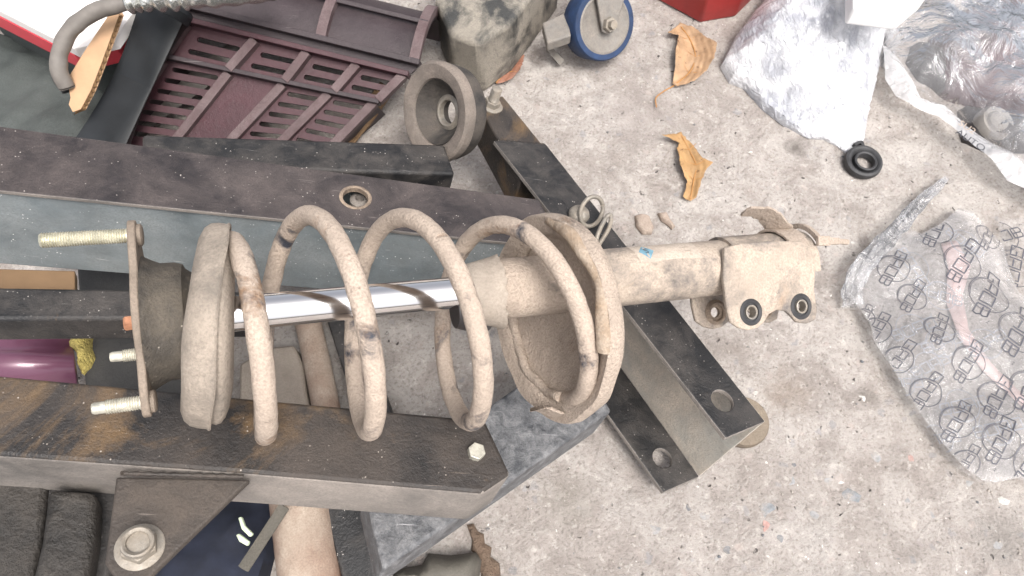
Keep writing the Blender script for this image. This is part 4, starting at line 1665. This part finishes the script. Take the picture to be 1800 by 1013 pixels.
lathe('axle_bolt', cc + cax * 0.0185, cax, [(0, 0), (0, 0.0075), (0.005, 0.0070), (0.005, 0.0045), (0.010, 0.0042), (0.010, 0)], 'dull_steel', ca, 6, smooth=20)
pl = [G(x, y, 0.05) for x, y in ((953, 40), (995, 20), (1004, 62), (962, 76))]
prism('brake_pedal', pl, Vector((0, 0, -0.012)), 'caster_grey', ca, 0.002)
tube('brake_arm', [G(965, 85, .02), G(985, 108, .008), G(975, 96, .01)], 0.004, 'caster_grey', ca, 10)

# ---------------------------------------------------------------- red toolbox corner
tb = [(1140, -8), (1230, 41), (1292, 30), (1328, -6), (1328, -80), (1140, -80)]
tag(prism('red_toolbox', [G(x, y, 0.0) for x, y in tb], Vector((0, 0, 0.07)), 'toolbox_red', None, 0.003, 40, 3), 'corner of a red metal toolbox at the top edge', 'toolbox')


# ---------------------------------------------------------------- leaves
def leaf(pxs, mid, stem, mat, label, curl, name='dry_leaf'):
    base_ = G(*mid[0])
    e = empty(name, base_, label, 'leaf', 'dry leaves on the concrete')
    raw = gpoly(pxs)
    rj = random.Random(len(label))
    poly = []
    for i_ in range(len(raw)):
        a_, b_2 = np.array(raw[i_]), np.array(raw[(i_ + 1) % len(raw)])
        k_n = max(1, int(np.linalg.norm(b_2 - a_) / 0.0028))
        for j_ in range(k_n):
            q_ = a_ + (b_2 - a_) * j_ / k_n
            poly.append((float(q_[0] + rj.uniform(-.0005, .0005)), float(q_[1] + rj.uniform(-.0005, .0005))))
    mp_ = [np.array(G(*p).xy) for p in mid]

    def zf(x, y, ed):
        d = 1e9
        for i in range(len(mp_) - 1):
            a, b2 = mp_[i], mp_[i + 1]
            t = max(0, min(1, ((np.array((x, y)) - a) @ (b2 - a)) / ((b2 - a) @ (b2 - a))))
            d = min(d, float(np.linalg.norm(np.array((x, y)) - (a + t * (b2 - a)))))
        return 0.003 + curl * min(1.0, d / 0.02) ** 1.5 + 0.0016 * fbm(x, y, 70, 3, curl * 100) + 0.001 * tri_wave(d * 160 + x * 30)
    sheet('blade', poly, zf, 0.0016, mat, e, 0.0002)
    mv = [Vector((G(*p).x, G(*p).y, 0.0038)) for p in mid]
    tube('midrib', spline(mv, 6), [0.0007] * (6 * (len(mv) - 1) + 1), 'leaf_vein', e, 6)
    for q in range(1, len(mid) - 1):
        a_ = G(*mid[q])
        dr = (G(*mid[min(q + 1, len(mid) - 1)]) - G(*mid[q - 1])).normalized()
        sd = Vector((-dr.y, dr.x, 0))
        for sg in (-1, 1):
            pts_ = [a_ + dr * 0.004 * t_ + sd * sg * 0.0085 * t_ for t_ in (0, 0.5, 1.0)]
            ed_ = edge_dist([tuple(p_.xy) for p_ in pts_], poly)
            tube('vein', [Vector((p_.x, p_.y, zf(p_.x, p_.y, 0) + 0.0002)) for p_ in pts_], [0.0005, 0.0004, 0.0002], 'leaf_vein', e, 5)
    if stem:
        sv = [Vector((G(*p).x, G(*p).y, 0.003)) for p in stem]
        tube('stem', spline(sv, 6), 0.0007, 'leaf_vein', e, 6)
    return e


leaf([(1194, 46), (1218, 56), (1240, 78), (1256, 90), (1250, 115), (1238, 134), (1218, 150), (1190, 157), (1180, 152), (1184, 130), (1183, 105), (1190, 72), (1170, 71)],
     [(1184, 154), (1210, 132), (1221, 105), (1212, 75), (1196, 52)], [(1184, 154), (1166, 164), (1152, 176), (1153, 192)], 'leaf_yellow', 'tan dry leaf with a curved dark stem', 0.008)
leaf([(1196, 237), (1216, 260), (1232, 283), (1250, 294), (1240, 302), (1232, 320), (1222, 352), (1212, 357), (1199, 350), (1206, 325), (1192, 300), (1188, 268), (1192, 256), (1160, 250)],
     [(1212, 354), (1218, 320), (1222, 295), (1210, 268), (1196, 242)], None, 'leaf_gold', 'golden crumpled dry leaf with torn edges', 0.009)
leaf([(916, 96), (922, 104), (914, 130), (896, 146), (874, 152), (870, 140), (884, 118)],
     [(872, 150), (892, 130), (918, 98)], None, 'leaf_red', 'reddish brown leaf half under the mud smeared post', 0.004)

# ---------------------------------------------------------------- wrapped parcel
pp = [(1268, 112), (1290, 70), (1330, 20), (1360, -30), (1560, -30), (1565, 30), (1548, 70), (1545, 120), (1530, 190), (1520, 250), (1506, 258), (1490, 264), (1476, 252), (1452, 240), (1425, 238), (1380, 215), (1340, 185), (1310, 150), (1284, 140)]
ppoly = gpoly(pp, 0.006)


def parcel_z(x, y, e):
    t = min(1.0, e / 0.075)
    s = max(0.0, min(1.0, (y - G(1500, 250).y) / (G(1440, 60).y - G(1500, 250).y)))
    hgt = 0.015 + 0.060 * s
    return 0.003 + hgt * math.sqrt(max(0, 1 - (1 - t) ** 2)) + 0.020 * (crinkle(x, y, 21, 2.0) - .5) * min(1, e / 0.008) + 0.003 * fbm(x, y, 80, 3, 2)


parcel = empty('wrapped_parcel', G(1430, 180), 'bulky parcel tightly wrapped in shiny white crinkled film', 'parcel')
lump('wrapping', ppoly, parcel_z, 0.0, 0.0022, 'wrap', parcel, 25)
tag(prism('white_carton', [G(x, y, 0.10) for x, y in ((1500, 14), (1590, 26), (1632, -10), (1632, -80), (1500, -80))], Vector((0, 0, -0.02)), 'white_lamp', None, 0.003), 'white carton edge at the top above the wrapped parcel', 'carton')

# ---------------------------------------------------------------- rubber ring on the ground
rr = empty('rubber_ring', G(1513, 290, 0), 'small black rubber ring on the concrete below the parcel', 'rubber ring')
rc = G(1513, 290, 0.0)
lathe('outer_ring', rc, (0.0, -0.04, 1), [(0.001, 0.0095), (0.001, 0.0168), (0.004, 0.0180), (0.008, 0.0172), (0.009, 0.0150), (0.0080, 0.0130), (0.006, 0.0120), (0.004, 0.0095)], 'dark_rubber', rr, 48, closed=True)
lathe('inner_ring', rc + Vector((0.001, -0.001, 0.001)), (0.03, 0, 1), [(0.001, 0.0080), (0.001, 0.0105), (0.0075, 0.0108), (0.0082, 0.0098), (0.0075, 0.0085)], 'dark_rubber', rr, 40, closed=True)
strap('tail', [rc + Vector((0.002, 0.016, 0.006)), rc + Vector((0.001, 0.021, 0.006)), rc + Vector((-0.006, 0.018, 0.006))], Vector((0, 0, 1)), 0.005, 0.003, 'dark_rubber', rr)

# ---------------------------------------------------------------- bag with car part, upper right
part = empty('suspension_arm', G(1730, 150), 'dark maroon car part inside the clear bag in the upper right corner', 'car part')


def dome(hgt, wid, seed, base_=0.0, amp=0.004):
    def zf(x, y, e):
        t = min(1.0, e / wid)
        return base_ + hgt * math.sqrt(max(0.0, 1 - (1 - t) ** 2)) + amp * fbm(x, y, 30, 4, seed) * min(1, e / 0.01)
    return zf


lump('arm_body', gpoly([(1640, 60), (1690, 20), (1760, -30), (1900, -30), (1900, 180), (1800, 190), (1720, 178), (1672, 168), (1640, 140)], 0.01), dome(0.035, 0.05, 3), 0.0, 0.005, 'maroon_part', part)
lump('arm_web', gpoly([(1610, 70), (1660, 90), (1690, 150), (1664, 160), (1620, 130), (1600, 100)], 0.01), dome(0.022, 0.02, 5), 0.0, 0.004, 'dark_part', part)
lump('arm_lug', gpoly([(1690, 180), (1760, 195), (1830, 205), (1830, 260), (1740, 258), (1700, 240)], 0.01), dome(0.020, 0.02, 7), 0.0, 0.004, 'dark_part', part)
lathe('bush', G(1726, 232, 0.0), (0.1, -0.15, 1), [(0.001, 0), (0.001, 0.018), (0.018, 0.018), (0.022, 0.015), (0.021, 0.011), (0.023, 0.009), (0.023, 0)], 'pale_part', part, 40)

bag2 = empty('clear_bag', G(1700, 200), 'clear plastic bag over the dark maroon car part, with lettering on its hem', 'plastic bag')
bp2 = [(1545, 50), (1575, 20), (1625, -30), (1900, -30), (1900, 420), (1800, 330), (1760, 300), (1730, 268), (1700, 230), (1660, 190), (1612, 175), (1590, 170), (1560, 140), (1545, 110)]
bpoly2 = gpoly(bp2, 0.004)


def bag2_z(x, y, e):
    t = min(1.0, e / 0.07)
    return 0.004 + 0.052 * math.sqrt(max(0, 1 - (1 - t) ** 2)) + 0.030 * (crinkle(x, y, 33, 1.6) - 0.45) * min(1, e / 0.02) + 0.002 * fbm(x, y, 60, 3, 4)


sheet('bag_film', bpoly2, bag2_z, 0.0028, 'film_clear', bag2, 0, 22)
hem = [(1552, 78), (1572, 92), (1606, 150), (1618, 172), (1660, 186), (1700, 222), (1745, 252), (1800, 285), (1860, 320), (1860, 372), (1800, 330), (1770, 318), (1744, 284), (1700, 246), (1650, 205), (1610, 190), (1575, 168), (1556, 140)]
sheet('bag_hem', gpoly(hem, 0.02), lambda x, y, e: 0.022 + 0.010 * (crinkle(x, y, 41, 1.4) - .4) + min(e, .006) * .4, 0.0026, 'film_milky', bag2, 0, 25)
hd = (G(1745, 262, 0.03) - G(1690, 225, 0.03)).normalized()
hp = Vector((0, 0, 1)).cross(hd).normalized()
for t, (px, py), sz in (('SU2', (1700, 224), 0.0100), ('AUTO', (1706, 247), 0.0105)):
    text_mesh(t, sz, G(px, py, 0.034), hd, hp, 'ink_faint' if t == 'SU2' else 'ink', bag2)

# ---------------------------------------------------------------- printed bag
pb = empty('printed_bag', G(1680, 620), 'clear crinkled plastic bag printed all over with circled GAOB lettering', 'plastic bag')
bo = [(1502, 470), (1530, 440), (1560, 422), (1580, 408), (1610, 420), (1645, 402), (1676, 374), (1700, 380), (1728, 412), (1752, 440), (1764, 480), (1782, 520), (1830, 560), (1900, 600), (1900, 845), (1800, 850), (1782, 842), (1740, 851), (1716, 848), (1684, 826), (1650, 788), (1616, 745), (1590, 705), (1562, 655), (1540, 622), (1528, 604), (1520, 575), (1502, 548), (1488, 528), (1492, 500)]
bpoly = gpoly(bo, 0.003)
BX0 = G(1600, 600)


def bag_low(x, y, e):
    return 0.0035 + 0.008 * (crinkle(x, y, 55, 1.8)) + 0.0006 * fbm(x, y, 60, 3, 6)


def bag_top(x, y, e):
    t = min(1.0, e / 0.03)
    big_ = 0.010 * (0.5 + 0.5 * noise.noise(Vector((x * 11, y * 11, 3))))
    return 0.009 + big_ * t + 0.032 * (crinkle(x, y, 63, 1.5)) * (0.35 + 0.65 * t) + 0.0006 * fbm(x, y, 90, 3, 8)


sheet('bag_film', bpoly, bag_low, 0.0032, 'film_back', pb, 0, 22)
sheet('bag_film', bpoly, bag_top, 0.0024, 'film_clear', pb, 0, 22)
# second bag end, flat on the ground at the right
be = [(1748, 392), (1800, 385), (1860, 390), (1860, 560), (1800, 545), (1780, 515), (1762, 470)]
sheet('bag_film', gpoly(be), lambda x, y, e: 0.004 + 0.003 * crinkle(x, y, 71, 1.2), 0.003, 'film_back', pb, 0, 22)

# twisted strand at the bag mouth
tw = spline([G(x, y, z) for x, y, z in ((1500, 538, 0.006), (1498, 505, 0.012), (1516, 470, 0.016), (1546, 435, 0.017), (1580, 398, 0.014), (1612, 362, 0.010), (1640, 336, 0.008), (1664, 312, 0.006))], 14)
v_, f = [], []
nt_ = 28
for i, p in enumerate(tw):
    t = (tw[min(i + 1, len(tw) - 1)] - tw[max(i - 1, 0)]).normalized()
    sd = Vector((0, 0, 1)).cross(t).normalized()
    k = i / (len(tw) - 1)
    wid = 0.0075 * (1 - k) ** 0.6 + 0.0022
    for q in range(nt_):
        w = 2 * math.pi * q / nt_
        rr_ = wid * (0.65 + 0.5 * tri_wave(q / 5.0 + k * 2.3) + 0.35 * noise.noise(Vector((q * .8, k * 14, 2))))
        z_ = max(0.0012, p.z + math.sin(w) * rr_ * 0.6)
        v_.append(Vector((p.x, p.y, 0)) + sd * math.cos(w) * rr_ + Vector((0, 0, z_)))
for i in range(len(tw) - 1):
    for q in range(nt_):
        q2 = (q + 1) % nt_
        f.append((i * nt_ + q, i * nt_ + q2, (i + 1) * nt_ + q2, (i + 1) * nt_ + q))
mk('bag_mouth', v_, f, 'film_clear', pb, 15)

# printed marks
plain('print_ink', (0.075, 0.075, 0.09), 0.5, 0, 0.1, 100)
plain('print_back', (0.30, 0.31, 0.34), 0.6, 0, 0.1, 100)


def offset_poly(pts, d, closed):
    n = len(pts)
    res = []
    for i in range(n):
        p = Vector(pts[i])
        if closed or 0 < i < n - 1:
            a, c_ = Vector(pts[i - 1]), Vector(pts[(i + 1) % n])
            d1, d2 = (p - a).normalized(), (c_ - p).normalized()
            n1, n2 = Vector((-d1.y, d1.x)), Vector((-d2.y, d2.x))
            m_ = (n1 + n2)
            m_ = m_.normalized() / max(0.5, m_.normalized().dot(n1)) if m_.length > 1e-6 else n1
            res.append(tuple(p + m_ * d))
        else:
            dd = (Vector(pts[1]) - p) if i == 0 else (p - Vector(pts[n - 2]))
            dd.normalize()
            res.append(tuple(p + Vector((-dd.y, dd.x)) * d + dd * (-abs(d) if i == 0 else abs(d))))
    return res


def strokes_of(letter):
    """block letters on a 0..1 x 0..1.15 cell: list of (closed, points)"""
    h = 1.15
    if letter == 'G':
        return [(False, [(0.92, h), (0.0, h), (0.0, 0.0), (0.92, 0.0), (0.92, 0.55), (0.45, 0.55)])]
    if letter == 'A':
        return [(False, [(0.0, 0.0), (0.0, h), (0.92, h), (0.92, 0.0)]), (False, [(0.12, 0.42), (0.80, 0.42)])]
    if letter == 'O':
        return [(True, [(0.0, 0.0), (0.0, h), (0.92, h), (0.92, 0.0)])]
    return [(True, [(0.0, 0.0), (0.0, h), (0.80, h), (0.92, 0.8), (0.80, 0.58), (0.92, 0.3), (0.80, 0.0)]), (False, [(0.1, 0.58), (0.78, 0.58)])]


def line_geo(pts, closed, wid, V, Fc):
    P = pts + ([pts[0]] if closed else [])
    fine_ = []
    for i in range(len(P) - 1):
        a, b2 = Vector(P[i]), Vector(P[i + 1])
        k = max(1, int((b2 - a).length / 0.0022))
        for j in range(k):
            fine_.append(a + (b2 - a) * j / k)
    fine_.append(Vector(P[-1]))
    s = len(V)
    for i, p in enumerate(fine_):
        a, c_ = fine_[max(0, i - 1)], fine_[min(len(fine_) - 1, i + 1)]
        d = (c_ - a)
        if d.length < 1e-9:
            d = Vector((1, 0))
        d.normalize()
        nn_ = Vector((-d.y, d.x)) * wid / 2
        V += [p + nn_, p - nn_]
        if i:
            q = s + 2 * i
            Fc.append((q - 2, q - 1, q + 1, q))


def emblem(px, py, rpx, rot, zfun, mat, parent, clip=None, back=False):
    c_ = G(px, py, 0.012)
    r_ = rpx / FPX * (RM.transposed() @ (CAM - c_)).z * 1.08
    V, Fc = [], []
    lw_ = 0.00062 if not back else 0.0006
    # ring: thick on one side, thin on the other
    line_geo([(r_ * math.cos(t), r_ * math.sin(t)) for t in np.linspace(0, 2 * math.pi, 40, endpoint=False)], True, lw_ * 1.05, V, Fc)
    line_geo([(r_ * 0.93 * math.cos(t) - 0.0, r_ * 0.93 * math.sin(t)) for t in np.linspace(rot + 3.6, rot + 5.3, 18)], False, lw_ * 0.8, V, Fc)
    cell = r_ * 0.66
    hgt = cell * 1.15
    tot = 4 * cell * 1.18
    ct, st_ = math.cos(rot), math.sin(rot)
    for i, ch_ in enumerate('GAOB'):
        for closed, pts in strokes_of(ch_):
            Q = [((x * cell) + i * cell * 1.18 - tot / 2, y * cell * 0.85 - hgt / 2 * .85) for x, y in pts]
            if back:
                Q = [(-x, y) for x, y in Q]
            L_ = [(x * ct - y * st_, x * st_ + y * ct) for x, y in offset_poly(Q, 0.0, closed)]
            line_geo(L_, closed, 0.125 * cell, V, Fc)
    # trade mark ticks
    for k in range(2):
        x_ = tot / 2 + (0.10 + 0.16 * k) * cell - cell * .2
        y_ = hgt * 0.62
        L_ = [(x_, y_), (x_ + 0.10 * cell, y_), (x_ + 0.05 * cell, y_), (x_ + 0.05 * cell, y_ - .12 * cell)]
        L_ = [(x * ct - y * st_, x * st_ + y * ct) for x, y in L_]
        line_geo(L_, False, lw_ * .8, V, Fc)
    V3 = []
    for p in V:
        x, y = c_.x + p.x, c_.y + p.y
        V3.append((x, y))
    arr = np.array(V3)
    pol = clip
    ed = edge_dist(arr, pol)
    ins = np.zeros(len(arr), bool)
    j = len(pol) - 1
    for i in range(len(pol)):
        xi, yi = pol[i]
        xj, yj = pol[j]
        c1 = (yi > arr[:, 1]) != (yj > arr[:, 1])
        with np.errstate(divide='ignore', invalid='ignore'):
            xx = (xj - xi) * (arr[:, 1] - yi) / (yj - yi + 1e-15) + xi
        ins ^= c1 & (arr[:, 0] < xx)
        j = i
    Fk = [q for q in Fc if all(ins[k] for k in q)]
    used = sorted({k for q in Fk for k in q})
    if len(used) < 8:
        return
    mp_ = {k: i for i, k in enumerate(used)}
    P3 = [Vector((arr[k, 0], arr[k, 1], zfun(arr[k, 0], arr[k, 1], ed[k]) + 0.0007)) for k in used]
    mk('print_mark', P3, [tuple(mp_[k] for k in q) for q in Fk], mat, parent, 0)


ROT = R(-126)
for (px, py, rp) in [(1563, 478, 24), (1540, 540, 0), (1596, 528, 23), (1640, 408, 26), (1681, 470, 30), (1636, 589, 23), (1538, 582, 21), (1577, 634, 21),
                     (1687, 645, 26), (1624, 692, 23), (1725, 527, 32), (1776, 592, 34), (1742, 705, 28), (1674, 745, 25), (1745, 780, 28), (1800, 690, 32),
                     (1805, 815, 30), (1695, 815, 20), (1518, 560, 16), (1730, 420, 22), (1830, 620, 32)]:
    if rp:
        emblem(px, py, rp, ROT + random.uniform(-.06, .06), bag_top, 'print_ink', pb, bpoly)
for (px, py, rp, ro) in [(1610, 463, 25, -1.2), (1660, 515, 25, 2.8), (1610, 575, 27, 0.35), (1660, 600, 24, 0.3), (1590, 670, 22, 0.0), (1698, 710, 27, 0.2), (1656, 770, 24, 0.15),
                         (1640, 640, 24, .4), (1760, 750, 28, .2), (1740, 600, 26, .5), (1700, 420, 22, -.8)]:
    emblem(px, py, rp, ro, bag_low, 'print_back', pb, bpoly, True)
bep = gpoly(be)
for (px, py, rp, ro) in [(1768, 410, 27, R(15)), (1790, 470, 30, ROT + .2)]:
    emblem(px, py, rp, ro, lambda x, y, e: 0.004 + 0.003 * crinkle(x, y, 71, 1.2), 'print_ink', pb, bep)

# reddish paper insert under the printed bag
plain('pink_paper', (0.56, 0.42, 0.40), 0.7, 0, 0.25, 40)
ins_px = [(1652, 430), (1680, 424), (1704, 470), (1690, 520), (1700, 580), (1740, 640), (1800, 700), (1800, 722), (1726, 655), (1684, 596), (1660, 530), (1664, 470)]
tag(sheet('paper_slip', gpoly(ins_px), lambda x, y, e: 0.0022 + 0.001 * fbm(x, y, 30, 2, 2), 0.006, 'pink_paper', None, 0.0003), 'pale red paper slip inside the printed clear bag', 'paper')

# ---------------------------------------------------------------- mud clods by the tube
for pxs, lab in (([(1116, 378), (1128, 374), (1142, 378), (1150, 398), (1146, 410), (1130, 410), (1118, 396)], 'larger square mud clod on the concrete above the tube'),
                 ([(1156, 374), (1172, 371), (1178, 382), (1188, 396), (1182, 402), (1174, 394), (1162, 386)], 'small curved mud flake beside the larger clod')):
    tag(lump('mud_clod', gpoly(pxs, 0.003), dome(0.0035, 0.003, 3.3, 0.001, 0.003), 0.0, 0.0016, 'mud', None, 40), lab, 'mud', 'mud clods near the tube')

#@@ under
# ---------------------------------------------------------------- things under the frame
pur = empty('purple_panel', G(60, 620, 0.02), 'glossy purple painted car panel seen between the beams at left', 'car panel')
prof_c = [(558, 0.06), (590, 0.062), (612, 0.058), (625, 0.066), (638, 0.072), (652, 0.066), (690, 0.05)]
v_, f = [], []
for px in (-120, 122):
    for py, z in prof_c:
        v_.append(G(px + (py - 558) * (0.14 if px > 0 else 0), py, z))
n_ = len(prof_c)
f = [(i, i + 1, n_ + i + 1, n_ + i) for i in range(n_ - 1)]
o = mk('panel_skin', v_, f, 'purple_paint', pur, 80)
s = o.modifiers.new('thick', 'SOLIDIFY')
s.thickness = 0.004
s.offset = 1
tag(lump('yellow_foam', gpoly([(122, 556), (148, 556), (152, 580), (150, 605), (156, 622), (148, 640), (134, 652), (126, 634), (128, 618), (112, 602), (122, 580)], 0.07), dome(0.012, 0.012, 4.4, 0.062, 0.006), 0.05, 0.003, 'foam_yellow'), 'crumbling yellow foam at the end of the purple panel', 'foam')
tag(prism('dark_block', [G(x, y, 0.06) for x, y in ((132, 452), (330, 452), (330, 720), (150, 720))], Vector((0, 0, -0.058)), 'dark_block', None, 0.004), 'dark grey block under the mount plate between the beams', 'block')
tag(prism('broken_slab', [G(x, y, 0.022) for x, y in ((420, 640), (470, 610), (516, 606), (532, 640), (538, 690), (548, 735), (420, 735))], Vector((0, 0, -0.02)), 'slab', None, 0.003), 'broken beige slab on the ground seen below the chrome rod', 'slab')
tag(tube('brown_pipe', spline([G(540, 560, 0.02), G(560, 650, 0.0202), G(578, 740, 0.02)], 14), 0.011, 'pipe_beige', None, 20), 'brown stained pipe on the ground behind the black brace', 'pipe')
tag(tube('beige_pipe', spline([G(525, 860, 0.035), G(538, 960, 0.035), G(550, 1060, 0.035)], 16), 0.022, 'pipe_beige', None, 32), 'thick rust stained beige pipe at the bottom edge', 'pipe')
tag(lump('blue_cloth', gpoly([(270, 880), (500, 870), (470, 940), (440, 1060), (230, 1060)], 0.03), lambda x, y, e: 0.02 + min(e, .03) * .8 + 0.02 * fbm(x, y, 16, 4, 2.2), 0.0, 0.005, 'blue_cloth'), 'dark blue cloth on the ground below the gusset plate', 'cloth')
for pxs, lab in ((((418, 910), (424, 908), (430, 924), (444, 938), (438, 944), (424, 930)), 'longer pale shard on the dark blue cloth'), (((414, 940), (420, 938), (438, 952), (434, 960), (420, 952)), 'shorter pale shard on the dark blue cloth')):
    tag(prism('pale_shard', [G(x, y, 0.075) for x, y in pxs], Vector((0, 0, -0.004)), 'pale_shard', None, 0.001), lab, 'shard', 'pale shards')
tag(tube('grey_stick', [G(500, 890, 0.072), G(428, 1000, 0.072)], 0.004, 'lump_grey', None, 12), 'thin grey stick crossing the dark blue cloth', 'stick')
tag(lump('dark_lump', gpoly([(752, 972), (790, 976), (836, 970), (846, 985), (838, 1040), (690, 1040), (690, 1002), (740, 992)], 0.01), dome(0.030, 0.015, 1.7, 0.004, 0.003), 0.0, 0.004, 'lump_grey', None), 'dark grey plastic lump at the bottom edge under the cross beam', 'lump')
tag(lump('brown_rag', gpoly([(820, 922), (832, 920), (840, 934), (850, 938), (852, 955), (864, 962), (862, 978), (878, 990), (880, 1012), (892, 1040), (842, 1040), (846, 1010), (838, 992), (842, 978), (828, 968), (830, 950)], 0.004), dome(0.004, 0.012, 2.7, 0.001, 0.005), 0.0, 0.0025, 'rag_brown'), 'brown fibrous rag strip beside the dark lump', 'rag')
